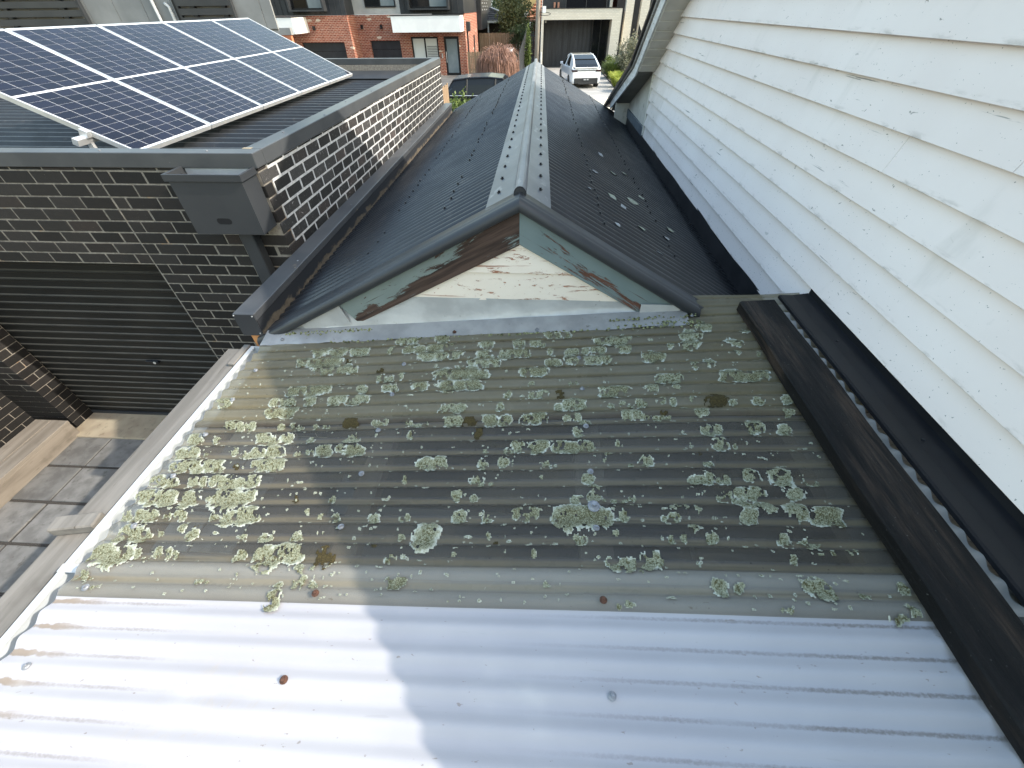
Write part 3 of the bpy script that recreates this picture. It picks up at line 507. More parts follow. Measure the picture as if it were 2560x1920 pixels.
# ------------------------------------------------------------------ black gabled outbuilding
gab = thing('gabled_outbuilding', 'small outbuilding with black corrugated gable roof and flaking cream gable', 'building', (0, 5.5, 0))
GY0, GY1 = 1.95, 9.35
def ridge(y): t = (y - 1.92) / 7.4; return (-.084 - .028 * t, 2.986 - .088 * t)
def gsurf(side, s, y):               # s 0 at ridge .. 1 at eave
    rx_, rz_ = ridge(y); ex, ez = (-1.672, 2.172) if side < 0 else (1.515, 2.078)
    return rx_ + (ex - rx_) * s, rz_ + (ez - rz_) * s
def gsheet(side):
    ny = int((GY1 - GY0) / WL * 9); nx = 7
    def fn(i, j):
        y = GY0 + (GY1 - GY0) * j / (ny - 1); x, z = gsurf(side, i / (nx - 1), y); return (x, y, z + 1.2 * AMP * math.cos(2 * math.pi * y / WL) + .002 * math.sin(2 * y + 3 * x))
    return O('roof_sheet', B().grid(nx, ny, fn), 'dark_roof', gab, smooth=True, fix=False)
gl, gr = gsheet(-1), gsheet(1)
rm = B().tube([(0, 0, 0), (0, 0, .004)], .010, 8).tube([(0, 0, .004), (0, 0, .011)], .006, 6).mesh('roof_screw'); rm.materials.append(MT['screw'])
for side, par in ((-1, gl), (1, gr)):
    for s in (.30, .63, .955):
        for k in range(2, 48):
            y = WL * round((GY0 + .1) / WL) + WL * 2 * k + (WL if s == .63 else 0)
            if y > GY1 - .05: continue
            x, z = gsurf(side, s + random.uniform(-.008, .008), y)
            if random.random() < .82: link('screw', rm, None, par, T(x, y, z + AMP))
# droppings and lichen specks on the right slope
for (x, y, r) in [(.55, 3.1, .03), (.62, 3.02, .02), (.75, 3.35, .035), (.9, 3.7, .022), (.72, 2.75, .028), (.95, 2.9, .02), (.66, 3.9, .03), (.82, 4.2, .025), (.45, 3.5, .018), (1.05, 3.2, .024), (.5, 2.5, .015), (.78, 2.45, .02), (.6, 4.4, .02), (.35, 2.9, .012)]:
    rx_, rz_ = ridge(y); s = (x - rx_) / (1.515 - rx_); pts = []
    for t in range(9):
        a = 2 * math.pi * t / 9; q = r * (.6 + .7 * random.random()); px, py = x + q * math.cos(a) * 1.3, y + q * math.sin(a) * .8; sx = (px - rx_) / (1.515 - rx_); pts.append((px, py, gsurf(1, sx, py)[1] + .0105 + AMP * math.cos(2 * math.pi * py / WL) * .9))
    zc = gsurf(1, s, y)[1] + .013 + AMP * math.cos(2 * math.pi * y / WL)
    O('lichen_patch', B().add([(x, y, zc)] + pts, [(0, 1 + i, 1 + (i + 1) % 9) for i in range(9)]), 'pale' if r < .021 else mat('lichen_grey', (.30, .32, .24), (.42, .44, .36), 90, rough=.9) if 'lichen_grey' not in bpy.data.materials else bpy.data.materials['lichen_grey'], gr)
# ridge cap
prof = [(-.172, -.0895 + .001), (-.172, -.0895 + .021), (-.037, -.0193 + .020)] + [(.031 * math.cos(t), .016 + .031 * math.sin(t)) for t in [R(205 - 23 * k) for k in range(11)]] + [(.037, -.0213 + .020), (.152, -.0877 + .021), (.152, -.0877 + .001)]
nyr = 40
rc = O('ridge_cap', B().grid(len(prof), nyr, lambda i, j: (ridge(2.0 + 7.34 * j / (nyr - 1))[0] + prof[i][0], 2.0 + 7.34 * j / (nyr - 1), ridge(2.0 + 7.34 * j / (nyr - 1))[1] + prof[i][1] + .0015 * math.sin(j * 1.7 + i))), 'ridge', gab)
rxy = ridge(2.0); O('end_cap', B().prism([(rxy[0] + .030 * math.cos(t), 2.002, rxy[1] + .014 + .030 * math.sin(t)) for t in [R(k * 30) for k in range(12)]], (0, .006, 0)), 'grey_metal', rc)
for k in range(30):
    y = 2.18 + .238 * k
    for dx, dz in ((-.115, -.060 + .021), (.098, -.0565 + .021)):
        link('screw', rm, None, rc, T(ridge(y)[0] + dx, y + (.04 if dx > 0 else 0), ridge(y)[1] + dz) @ Matrix.Scale(1.15, 4))
# rolled capping on the gable edges
cpf = [(2.035, .013), (2.035, .020), (1.958, .020)] + [(1.932 + .034 * math.cos(t), -.014 + .034 * math.sin(t)) for t in [R(62 + 22 * k) for k in range(9)]] + [(1.938, -.05)]
def gcap(side, xe):
    x0, z0 = ridge(1.92); m = .52 if side < 0 else .577; z0 += .001
    ze = z0 - m * abs(xe - x0)
    O('verge_roll', B().grid(len(cpf), 2, lambda i, j: ((x0, cpf[i][0], z0 + cpf[i][1]) if j == 0 else (xe, cpf[i][0], ze + cpf[i][1]))), 'grey_metal', gab, smooth=True)
gcap(-1, -1.715); gcap(1, .905)
def slopeboard(name, side, xl, top, dep, y, th, m, lab):
    x0, z0 = ridge(1.92); mm = .52 if side < 0 else .577; L = abs(xl - x0) * math.sqrt(1 + mm * mm); c = 1 / math.sqrt(1 + mm * mm)
    low = (xl, y, z0 - mm * abs(xl - x0) - top)
    if side < 0:
        xa = Vector((c, 0, mm * c)); za = Vector((0, -1, 0)); ya = Vector((-mm * c, 0, c)); og = Vector(low)
    else:
        xa = Vector((-c, 0, mm * c)); za = Vector((0, -1, 0)); ya = Vector((mm * c, 0, c)); og = Vector(low)
    w_ = dep * c; k = mm * w_          # plumb cut at the apex
    poly = [(0, 0, 0), (L, 0, 0), (L - k, -w_, 0), (.02, -w_, 0)]
    o = O(name, B().prism(poly, (0, 0, th)), m, gab, mw=frame(og, xa, ya, za), bevel=.002); o['label'] = lab; return o
slopeboard('barge_board', -1, -1.135, .040, .176, 1.965, .022, 'peel_green_l', 'left barge board, blue green paint peeled to bare brown wood')
slopeboard('barge_board', 1, .79, .040, .172, 1.965, .022, 'peel_green_r', 'right barge board, blue green paint with rusty bare streaks')
def gb(z0, z1, proud):
    a = lambda z: -.084 - (2.83 - z) / .52; b_ = lambda z: -.084 + (2.83 - z) / .577
    xa, xb, xc, xd = a(z0), b_(z0), b_(z1), a(z1)
    O('weatherboard', B().hexa([(xa, 1.958 - proud, z0), (xb, 1.958 - proud, z0), (xb, 1.99, z0), (xa, 1.99, z0), (xd, 1.966, z1), (xc, 1.966, z1), (xc, 1.985, z1), (xd, 1.985, z1)]), 'peel_cream', gab, bevel=.002)
gb(2.44, 2.615, .0); gb(2.609, 2.757, .003); gb(2.75, 2.822, .004)
O('gable_wall', B().prism([(-1.66, 2.0, 0), (1.5, 2.0, 0), (1.5, 2.0, 2.05), (-.084, 2.0, 2.96), (-1.66, 2.0, 2.13)], (0, .06, 0)), 'gloom', gab)  # dark colour on this wall also stands for under-roof shade
O('side_wall', B().box(-1.64, -1.58, 2.06, 9.3, 0, 2.15), 'render_grey', gab); O('side_wall', B().box(1.40, 1.46, 2.06, 9.3, 0, 2.05), 'render_grey', gab); O('rear_wall', B().box(-1.58, 1.40, 9.2, 9.28, 0, 2.1), 'render_grey', gab)
# beaten metal flashing at the foot of the gable
def leadup():
    n1, n2 = 90, 9
    def fn(i, j):
        x = -1.60 + (.85 + 1.60) * i / (n1 - 1); t = j / (n2 - 1); rl = 3.0 - (.52 if x < -.084 else .577) * abs(x + .084) - .03
        zt = min(2.452, rl); zb = rz(x) + .028 + .004 * math.sin(9 * x); zb = min(zb, zt)
        y = 1.956 - .030 * (1 - t) ** 3.2 + .003 * math.sin(13 * x + 2) * (1 - t) + .004 * fbm(np.array([x * 7.]), np.array([t * 4.]))[0] * 2 - .004 + (.03 if x < -1.1 else 0) * t * 0
        return (x, y, zb + (zt - zb) * t)
    return B().grid(n1, n2, fn)
ld = O('foot_flashing', leadup(), 'galv', gab, smooth=True, fix=False)
def leadap():
    n1, n2 = 130, 10
    def fn(i, j):
        x = -1.635 + (.835 + 1.635) * i / (n1 - 1); t = j / (n2 - 1); e = .012 * (fbm(np.array([x * 5.]), np.array([3.]))[0] - .5) + (.012 if x > .5 else 0)
        y = 1.934 + (1.815 + e - 1.934) * t; lift = .030 * (1 - t) + .0125 + .004 * math.sin(14 * x) * t + (.004 * math.sin(31 * x + 1) * t * t)
        return (x, y, rz(x) + lift + .004)
    return B().grid(n1, n2, fn)
la = O('foot_flashing', leadap(), 'galv_dark', gab, smooth=True, fix=False); la['label'] = 'dented metal apron lying over the top of the fibreglass'
O('patch_plate', B().prism([(-1.42, 1.934, 2.275), (-1.13, 1.934, 2.40), (-1.09, 1.934, 2.27), (-1.38, 1.934, 2.215)], (0, .004, 0)), 'galv', gab)
O('patch_plate', B().box(.585, .80, 1.926, 1.932, rz(.6) + .035, rz(.6) + .095), 'galv', gab)
for x, y in ((-1.51, 1.86), (-1.06, 1.95), (.02, 1.835), (.86, 1.90), (-.45, 1.85)): link('screw', scr_me['rust' if x > -.5 and x < 0 else 'zinc'], None, la, T(x, y, rz(x) + .026))
MO = mat('moss_crumbs', (.05, .05, .02), (.30, .32, .17), 60, rough=1, bump=.8, bs=90)
mb = B()
for _ in range(420):
    u = random.random(); 
    if u < .4: x = random.uniform(.42, .9); y = 1.875 + random.gauss(0, .018) - .02
    elif u < .7: x = random.uniform(-1.5, -.95); y = 1.905 + random.gauss(0, .010)
    else: x = random.uniform(-1.2, .9); y = 1.812 + random.gauss(0, .006)
    r = random.uniform(.003, .010); z = rz(x) + .022 + (.015 if y > 1.87 else 0)
    mb.add([(x - r, y, z), (x, y - r, z), (x + r, y, z), (x, y + r, z), (x, y, z + r * .9)], [(0, 1, 4), (1, 2, 4), (2, 3, 4), (3, 0, 4)])
stuff(O('moss_crumbs', mb, MO, gab))

# box gutter between outbuilding and garage, timber under its end
bgx = thing('box_gutter', 'long dark metal box gutter running along the black roof eave', 'gutter', (-1.72, 5, 2.2))
O('capping', B().box(-1.790, -1.658, 1.917, 8.96, 2.286, 2.333), 'gcap', bgx, bevel=.003)
O('body', B().box(-1.784, -1.6655, 1.924, 8.95, 2.178, 2.286), 'grey_metal', bgx)
O('inner_face', B().box(-1.6655, -1.6635, 1.924, 8.95, 2.172, 2.286), 'gutter_inner', bgx)
O('end_plate', B().box(-1.788, -1.660, 1.9125, 1.9165, 2.180, 2.330), 'grey_metal', bgx)
for p in ((-1.78, 1.911, 2.325), (-1.668, 1.911, 2.322), (-1.672, 1.911, 2.20)): O('rivet', B().tube([p, (p[0], p[1] - .004, p[2])], .004, 8), 'pale', bgx)
for k in range(6): O('rivet', B().tube([(-1.70, 2.6 + 1.1 * k, 2.333), (-1.70, 2.6 + 1.1 * k, 2.337)], .006, 8), 'zinc', bgx)
tag(O('timber_post', B().box(-1.765, -1.668, 1.935, 2.03, 1.93, 2.177), 'orange_wood', bevel=.004), 'orange timber post end below the box gutter', 'post')
# ------------------------------------------------------------------ dark brick garage on the left
gar = thing('brick_garage', 'dark brick garage with parapet capping, roller door and flat metal roof', 'garage', (-5, 6, 0))
FX, FY = -1.876, 2.834; ZT = 2.161; CZ = .086
wl = B(); wl.box(-3.06, FX - .006, FY + .003, FY + .115, 0, 2.873); wl.box(-8.5, -3.06, FY + .003, FY + .115, ZT - .002, 2.873); wl.box(-5.95, -5.426, FY + .005, FY + .24, 0, ZT - .002); wl.box(-8.5, -5.95, FY + .003, FY + .115, 0, ZT - .002); wl.box(-3.052, -2.9, FY + .115, FY + .24, 0, ZT)
O('wall', wl, 'mortar', gar)
O('wall', B().box(FX - .115, FX - .0015, FY + .116, 9.3, 0, 2.873), 'mortar_side', gar)
O('wall', B().box(-8.5, FX - .116, 9.2, 9.3, 0, 2.873), 'mortar', gar); O('wall', B().box(-8.5, -8.4, FY + .116, 9.2, 0, 2.873), 'mortar', gar)
bricks = []
def row(lo, hi, first, make, pitch=.24):
    a = lo
    while a < hi - .03:
        b_ = min(a + (first if a == lo else .23), hi); make(a, b_); a = b_ + .01
for k in range(-25, 9):
    z0 = ZT + CZ * k + .004; z1 = min(z0 + .078, 2.871); ev = k % 2 == 0
    row(-FX if ev else -FX + .12, 3.05, .23, lambda a, b_: bricks.append((-b_, -a, FY, FY + .10, z0, z1, 'brick')))
    if k >= 0: row(3.06, 6.6, .115 if ev else .23, lambda a, b_: bricks.append((-b_, -a, FY, FY + .10, z0, z1, 'brick')))
    else:
        if ev:
            bricks.append((-5.53, -5.42, FY, FY + .235, z0, z1, 'brick')); row(5.54, 5.87, .23, lambda a, b_: bricks.append((-b_, -a, FY, FY + .10, z0, z1, 'brick')))
        else:
            bricks.append((-5.65, -5.42, FY, FY + .11, z0, z1, 'brick')); bricks.append((-5.53, -5.42, FY + .12, FY + .235, z0, z1, 'brick')); row(5.66, 5.87, .23, lambda a, b_: bricks.append((-b_, -a, FY, FY + .10, z0, z1, 'brick')))
        row(-FY + .0, -2.2, .11 if ev else .23, lambda a, b_: bricks.append((-5.98, -5.87, -b_, -a, z0, z1, 'brick')) if -a > 2.2 else None)
    if k < -2 and not ev: bricks.append((FX - .10, FX, FY + .002, FY + .232, z0, z1, 'brick'))
    if k >= -2: row(FY + (.12 if ev else 0), 9.3, .23, lambda a, b_: bricks.append((FX - .10, FX, a + .003, b_ - .003, z0 + .001, z1 - .002, 'brick_side')))
O('wall', B().box(-6.0, -5.875, 2.2, FY + .005, 0, ZT), 'mortar', gar)
def pix(p):
    x, y, z = p[0], p[1], p[2] - H; c = [CM[0][i] * x + CM[1][i] * y + CM[2][i] * z for i in range(3)]
    return (c[0] / c[2] * 1002.7 + 1280, c[1] / c[2] * 1002.7 + 960, c[2])
def seen(b_):
    u, v, w_ = pix(((b_[0] + b_[1]) / 2, (b_[2] + b_[3]) / 2, (b_[4] + b_[5]) / 2))
    return w_ > 0 and -60 < u < 2620 and -60 < v < 1980 and not (v > 640 and v > 1440 - 1.106 * (u - 55) + 120) and not (b_[6] == 'brick_side' and b_[4] < 2.15)
bricks.sort(key=lambda b_: (not seen(b_), ((b_[0] + b_[1]) / 2) ** 2 + ((b_[2] + b_[3]) / 2) ** 2 + ((b_[4] + b_[5]) / 2 - H) ** 2))
cache = {}
for b_ in bricks[:300]:
    d = tuple(round(b_[2 * i + 1] - b_[2 * i], 3) for i in range(3)) + (b_[6],)
    if d not in cache: cache[d] = B().box(-d[0] / 2, d[0] / 2, -d[1] / 2, d[1] / 2, -d[2] / 2, d[2] / 2).mesh('brick', bevel=.004)
    link('brick', cache[d], b_[6], gar, T((b_[0] + b_[1]) / 2 + random.uniform(-.0015, .0015), (b_[2] + b_[3]) / 2 + random.uniform(-.0015, .0015), (b_[4] + b_[5]) / 2) @ Matrix.Rotation(random.uniform(-.006, .006), 4, 'Y' if b_[6] == 'brick' else 'X'))
for mm in ('brick', 'brick_side'):
    r_ = B()
    for b_ in bricks[300:]:
        if b_[6] == mm: r_.box(*b_[:6])
    stuff(O('brick_rest', r_, mm, gar))
O('control_joint', B().box(-3.0595, -3.0505, FY + .001, FY + .004, ZT, 2.872), 'mortar', gar)
cap_ = O('parapet_capping', B().box(-8.5, -1.862, 2.818, 2.932, 2.874, 2.966), 'cap', gar, bevel=.004); cap_['label'] = 'front parapet capping'
O('parapet_capping', B().box(-1.988, -1.860, 2.9325, 9.32, 2.8745, 2.9665), 'cap', gar, bevel=.004)
O('parapet_capping', B().box(-8.5, -1.9885, 9.215, 9.322, 2.874, 2.9655), 'cap', gar, bevel=.004)
for k in range(9): O('rivet', B().tube([(-1.935 + .05 * (k % 2), 3.4 + .66 * k, 2.966), (-1.935 + .05 * (k % 2), 3.4 + .66 * k, 2.972)], .008, 8), 'zinc', gar)
for k in range(5): O('rivet', B().tube([(-2.2 - .75 * k, 2.87, 2.966), (-2.2 - .75 * k, 2.87, 2.971)], .007, 8), 'zinc', gar)
O('sealant', B().box(-1.99, -1.93, 2.925, 2.955, 2.9662, 2.9685), 'sill', gar)
dk = B(); nr = 33; dz = 2.655
pr = []
for i in range(nr):
    y = 2.94 + .195 * i; pr += [(y, 0), (y + .022, .030), (y + .055, .030), (y + .077, 0), (y + .115, 0), (y + .121, .006), (y + .133, .006), (y + .139, 0)]
pr = [p for p in pr if p[0] < 9.2]
O('deck_roof', dk.grid(2, len(pr), lambda i, j: (-8.4 if i == 0 else -1.99, pr[j][0], dz + pr[j][1] + (.02 if i == 0 else 0))), 'deck', gar, fix=False)
O('roof_apron', B().prism([(-8.4, 9.214, 2.80), (-8.4, 9.214, 2.70), (-8.4, 8.98, 2.692), (-8.4, 8.98, 2.70)], (6.41, 0, 0)), 'grey_metal', gar)
def door_mat():
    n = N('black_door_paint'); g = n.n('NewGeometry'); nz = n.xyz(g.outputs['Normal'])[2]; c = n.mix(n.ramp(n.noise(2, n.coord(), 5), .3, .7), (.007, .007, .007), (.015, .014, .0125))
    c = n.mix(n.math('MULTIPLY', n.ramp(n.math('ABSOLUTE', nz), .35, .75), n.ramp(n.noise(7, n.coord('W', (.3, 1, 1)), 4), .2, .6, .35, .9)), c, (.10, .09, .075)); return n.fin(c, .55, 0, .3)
rd = thing('roller_door', 'black ribbed roller door in the dark brick garage front', 'door', (-4.2, 3.08, 0))
rp = []; z = .05
while z < 2.25: rp += [(3.085, z), (3.085, z + .050), (3.074, z + .058), (3.071, z + .068), (3.074, z + .078)]; z += .0868
rd_m = O('curtain', B().grid(2, len(rp), lambda i, j: (-5.62 if i == 0 else -2.95, rp[j][0], rp[j][1])), door_mat(), rd)
O('bottom_rail', B().box(-5.62, -2.95, 3.066, 3.10, .02, .055), 'grey_metal', rd)
O('handle', B().box(-4.13, -3.99, 3.045, 3.071, .885, .925), 'black_metal', rd, bevel=.006); O('lock', B().tube([(-4.03, 3.046, .905), (-4.03, 3.04, .905)], .014, 10), 'alu', rd)
struct(O('door_sill', B().box(-5.42, -2.9, 2.70, 3.12, -.02, .022), 'sill', bevel=.008))
rh = O('rain_head', B().box(-2.386, -1.898, 2.651, 2.656, 2.497, 2.846).box(-2.386, -2.381, 2.656, 2.829, 2.497, 2.846).box(-1.903, -1.898, 2.656, 2.829, 2.497, 2.846).box(-2.381, -1.903, 2.656, 2.829, 2.497, 2.502), 'grey_metal', gar)
O('lining', B().box(-2.380, -1.904, 2.8265, 2.829, 2.503, 2.872).box(-2.380, -1.904, 2.6565, 2.66, 2.503, 2.84), 'alu', rh)
O('rim', B().box(-2.408, -1.884, 2.640, 2.6505, 2.843, 2.886).box(-2.408, -2.3865, 2.6505, 2.829, 2.843, 2.886).box(-1.8975, -1.884, 2.6505, 2.829, 2.843, 2.886), 'grey_metal', rh, bevel=.002)
sp = [(-2.175 + .02 * math.cos(t), 2.6502, 2.588 + .02 * math.sin(t)) for t in [R(90 + 20 * k) for k in range(10)]] + [(-2.11 + .02 * math.cos(t), 2.6502, 2.588 + .02 * math.sin(t)) for t in [R(-90 + 20 * k) for k in range(10)]]
O('overflow_slot', B().prism(sp, (0, .0006, 0)), 'black_metal', rh)  # flat black capsule, painted darkness instead of a cut hole
O('downpipe', B().box(-2.165, -2.060, 2.742, 2.827, 0, 2.4965), 'grey_metal', gar, bevel=.006); O('pipe_bracket', B().box(-2.175, -2.05, 2.738, 2.829, 2.02, 2.05), 'grey_metal', gar)
st_ = thing('timber_step', 'low timber planked step beside the paved court', 'step', (-5.5, 2, 0))
for a, b_ in ((-5.71, -5.515), (-5.508, -5.315)): O('plank', B().box(a, b_, .6, 2.765, .185, .222), 'step_wood', st_, bevel=.004)
O('side_board', B().box(-5.345, -5.318, .6, 2.76, -.01, .184), 'step_wood', st_, bevel=.004); O('carcass', B().box(-5.70, -5.35, .65, 2.75, -.02, .183), 'black_metal', st_)

# solar panels on tilt frames above the garage roof
TL = R(25.5); PX = Vector((0, 1, 0)); PY = Vector((-math.cos(TL), 0, math.sin(TL))); PZ = Vector((math.sin(TL), 0, math.cos(TL))); PO = Vector((-3.40, 3.63, 2.774)); PL = 1.76; PW = 1.04
cell_me = B().box(-.0812, .0812, -.0411, .0411, 0, .0006).mesh('cell')
names = ['solar panel nearest the camera at the front corner of the garage roof', 'second solar panel from the garage front', 'middle solar panel of the row of five', 'fourth solar panel from the garage front', 'farthest solar panel with the strongest sky glare']
def pt(x, y, z, i): return PO + PX * (x + 1.058 * i) + PY * y + PZ * z
for i in range(5):
    p = thing('solar_panel', names[i], 'solar panel', pt(.5, 0, 0, i), 'row of tilted solar panels')
    fm = frame(pt(0, 0, 0, i), PX, PY, PZ)
    O('frame', B().box(0, PW, 0, .012, -.036, .004).box(0, PW, PL - .012, PL, -.036, .004).box(0, .012, .012, PL - .012, -.036, .004).box(PW - .012, PW, .012, PL - .012, -.036, .004), 'alu', p, mw=fm)
    O('backsheet', B().box(.012, PW - .012, .012, PL - .012, -.006, 0), 'backsheet', p, mw=fm)
    for r in range(20):
        y = .026 + .0421 + .0844 * r + (.022 if r >= 10 else 0)
        for c in range(6): link('cell', cell_me, 'cell', p, fm @ T(.020 + .0833 + .16667 * c, y, .0004))
for s_, lab in ((.36, 'lower aluminium mounting rail under the solar panels'), (1.42, 'upper aluminium mounting rail under the solar panels')):
    r_ = thing('mounting_rail', lab, 'rail', pt(0, s_, -.06, 0), 'solar mounting rails'); fm = frame(pt(0, s_, 0, 0), PX, PY, PZ)
    O('bar', B().box(-.14, 5.42, -.022, .022, -.085, -.0365), 'alu', r_, mw=fm)
    for i in range(6):
        q = pt(-.02, s_, -.086, 0) + PX * (1.04 * i); O('leg', B().box(q.x - .02, q.x + .02, q.y, q.y + .03, 2.66, q.z - .002), 'alu', r_)
    O('clamp', B().box(-.05, -.002, -.03, .03, -.036, .012), 'alu', r_, mw=fm)

# ------------------------------------------------------------------ helpers for the houses beyond
def wallop(b, x0, x1, z0, z1, y0, y1, ops):
    xs = sorted({x0, x1, *[o[0] for o in ops], *[o[1] for o in ops]})
    for a, c in zip(xs[:-1], xs[1:]):
        zz = z0
        for o in sorted([o for o in ops if o[0] <= a + 1e-6 and o[1] >= c - 1e-6], key=lambda o: o[2]):
            if o[2] > zz: b.box(a, c, y0, y1, zz, o[2])
            zz = o[3]
        if zz < z1: b.box(a, c, y0, y1, zz, z1)
    return b
def window(par, x0, x1, z0, z1, y, mull=1, fm='black_metal', gm='glass', t=.07, name='window'):
    w_ = O(name, B().box(x0, x1, y, y + .09, z0, z0 + t).box(x0, x1, y, y + .09, z1 - t, z1).box(x0, x0 + t, y, y + .09, z0 + t, z1 - t).box(x1 - t, x1, y, y + .09, z0 + t, z1 - t), fm, par)
    d = (x1 - x0 - t) / mull
    for i in range(mull):
        a = x0 + t + d * i; g = gm if isinstance(gm, str) else gm[i]
        O('pane', B().box(a, a + d - t, y + .04, y + .05, z0 + t, z1 - t), g, w_)
        if i: O('mullion', B().box(a - t, a, y + .01, y + .09, z0 + t, z1 - t), fm, w_)
    return w_
def seams(par, x0, x1, z0, z1, y, m, step=.42, name='cladding_rib'):
    x = x0 + step / 2
    while x < x1: O(name, B().box(x - .02, x + .02, y - .035, y, z0, z1), m, par); x += step

# grey panelled house, upper left
gh = thing('grey_panel_house', 'grey panelled house with dark louvre screens behind the solar panels', 'house', (-12, 16, 0))
GYF = 14.0
x = -18.6
while x < -7.2:
    O('wall_panel', B().box(x, min(x + .79, -7.11), GYF, GYF + .05, 3.24, 6.2), 'panel_grey', gh, bevel=.006); x += .8
O('wall', B().box(-18.6, -7.13, GYF + .05, GYF + .07, 3.2, 6.2), 'panel_grey', gh); O('rear_wall', B().box(-18.6, -12, GYF + .2, GYF + 6, 3.2, 6.2), 'panel_grey', gh)
O('lower_wall', B().box(-18.6, -12.0, GYF + .9, GYF + 6, 0, 3.2), 'clad_dark', gh); O('roof', B().box(-18.8, -11.8, GYF - .2, GYF + 6.2, 6.2, 6.35), 'dark_roof', gh)
for (a, c) in ((-15.2, -12.25), (-9.62, -8.1)):
    s_ = O('louvre_screen', B().box(a, a + .05, GYF - .12, GYF - .02, 3.33, 5.3), 'grey_metal', gh); O('screen_post', B().box(c - .05, c, GYF - .12, GYF - .02, 3.33, 5.3), 'grey_metal', s_)
    for k in range(11): z = 3.36 + .175 * k; O('blade', B().hexa([(a + .05, GYF - .13, z), (c - .05, GYF - .13, z), (c - .05, GYF - .03, z + .02), (a + .05, GYF - .03, z + .02), (a + .05, GYF - .13, z + .125), (c - .05, GYF - .13, z + .125), (c - .05, GYF - .11, z + .13), (a + .05, GYF - .11, z + .13)]), 'grey_metal', s_)
    for k in range(11):
        for q in (.25, .8): O('clip', B().box(a + (c - a) * q, a + (c - a) * q + .12, GYF - .125, GYF - .04, 3.325 + .175 * k, 3.36 + .175 * k), 'black_metal', s_)
O('downpipe', B().tube([(-10.35, GYF - .06, 5.5), (-10.12, GYF - .06, 3.84), (-10.26, GYF - .06, 3.2)][0:1] + [(-10.22, GYF - .06, 3.2)], .04, 8), 'white_gutter', gh)
O('conduit', B().tube([(-9.98, GYF + .02, 3.76), (-9.90, GYF - .06, 3.745), (-9.85, GYF - .06, 3.69), (-9.84, GYF - .06, 3.2)], .038, 8), 'white_gutter', gh)
O('recess', B().box(-9.76, -9.66, GYF - .008, GYF + .04, 3.2, 5.5), 'black_metal', gh)

# red brick townhouse
rt = thing('red_brick_townhouse', 'red recycled brick townhouse with dark upper cladding and white awning', 'house', (-11, 40, 0))
Y1, Y2 = 36.3, 34.8
O('wall', wallop(B(), -13.1, -5.33, -.03, 3.24, Y1, Y1 + .3, [(-12.09, -9.96, -.03, 1.92), (-9.18, -7.28, .35, 2.11), (-6.88, -5.82, -.03, 2.12)]), 'red_brick', rt)
O('wall', wallop(B(), -19.5, -12.83, -.03, 3.26, Y2, Y2 + .3, [(-16.35, -13.38, -.03, 1.93)]), 'red_brick', rt); O('wall', B().box(-13.13, -12.83, Y2 + .3, Y1 + .02, -.03, 3.26), 'red_brick', rt)
O('side_wall', B().box(-5.63, -5.335, Y1 + .3, 43.2, -.03, 3.26), 'red_brick', rt)
def gdoor(x0, x1, z1, y):
    d = O('garage_door', B().box(x0, x1, y, y + .05, -.03, z1), 'black_metal', rt)
    for k in range(4): O('door_panel', B().box(x0 + .03, x1 - .03, y - .012, y, z1 * k / 4 + .02, z1 * (k + 1) / 4 - .02), mat('dark_door_panel', (.012, .014, .02), (.02, .022, .03), 2, rough=.35) if 'dark_door_panel' not in bpy.data.materials else bpy.data.materials['dark_door_panel'], d)
gdoor(-12.09, -9.96, 1.92, Y1 + .18); gdoor(-16.35, -13.38, 1.93, Y2 + .18)
wf = window(rt, -9.18, -7.28, .35, 2.11, Y1 + .08, 2, 'black_metal', ('blind', 'blind'), .10)
for k in range(13): O('blind_slat', B().box(-8.12, -7.40, Y1 + .105, Y1 + .117, .48 + .09 * k, .53 + .09 * k), 'panel_grey', wf)
ed = window(rt, -6.88, -5.82, -.03, 2.12, Y1 + .08, 1, 'black_metal', 'pale_glass', .14, 'entry_door'); O('handle', B().box(-6.80, -6.77, Y1 + .03, Y1 + .08, .7, 1.3), 'alu', ed)
aw = O('awning', B().box(-9.92, -5.40, 34.75, Y1, 2.395, 3.20), 'render_white', rt); O('awning_cap', B().box(-9.94, -5.38, 34.73, Y1, 3.2, 3.24), 'grey_metal', aw)
bb = O('balcony_box', B().box(-19.5, -15.57, 32.7, Y2, 2.44, 3.21), 'render_white', rt); O('balcony_cap', B().box(-19.5, -15.55, 32.68, Y2, 3.21, 3.25), 'grey_metal', bb)
O('upper_wall', B().box(-19.5, -12.83, Y2 + .02, Y2 + 6, 3.27, 6.2), 'clad_dark', rt); seams(rt, -19.4, -12.9, 3.27, 6.2, Y2 + .02, 'clad_dark', .36)
O('upper_wall', B().box(-12.82, -9.63, Y1 - .02, Y1 + 5, 3.28, 6.2), 'render_grey', rt); O('upper_wall', B().box(-9.62, -5.34, Y1 - .01, Y1 + 7, 3.27, 6.2), 'clad_dark', rt); seams(rt, -9.5, -5.4, 3.27, 6.2, Y1 - .01, 'clad_dark', .36)
O('roof', B().box(-19.7, -5.1, Y2 - .2, 44, 6.2, 6.3), 'dark_roof', rt)
window(rt, -11.95, -9.88, 3.62, 5.2, Y1 - .10, 2, 'black_metal', ('glass', 'pale_glass'))
for (a, c, y) in ((-16.28, -14.15, Y2), (-8.85, -6.36, Y1 - .02)):
    sr = O('window_surround', B().box(a - .12, a, y - .5, y, 3.55, 5.4).box(c, c + .12, y - .5, y, 3.55, 5.4).box(a - .12, c + .12, y - .5, y, 3.47, 3.55), 'grey_metal', rt); window(rt, a, c, 3.56, 5.2, y - .15, 2, 'black_metal', ('glass', 'pale_glass'))
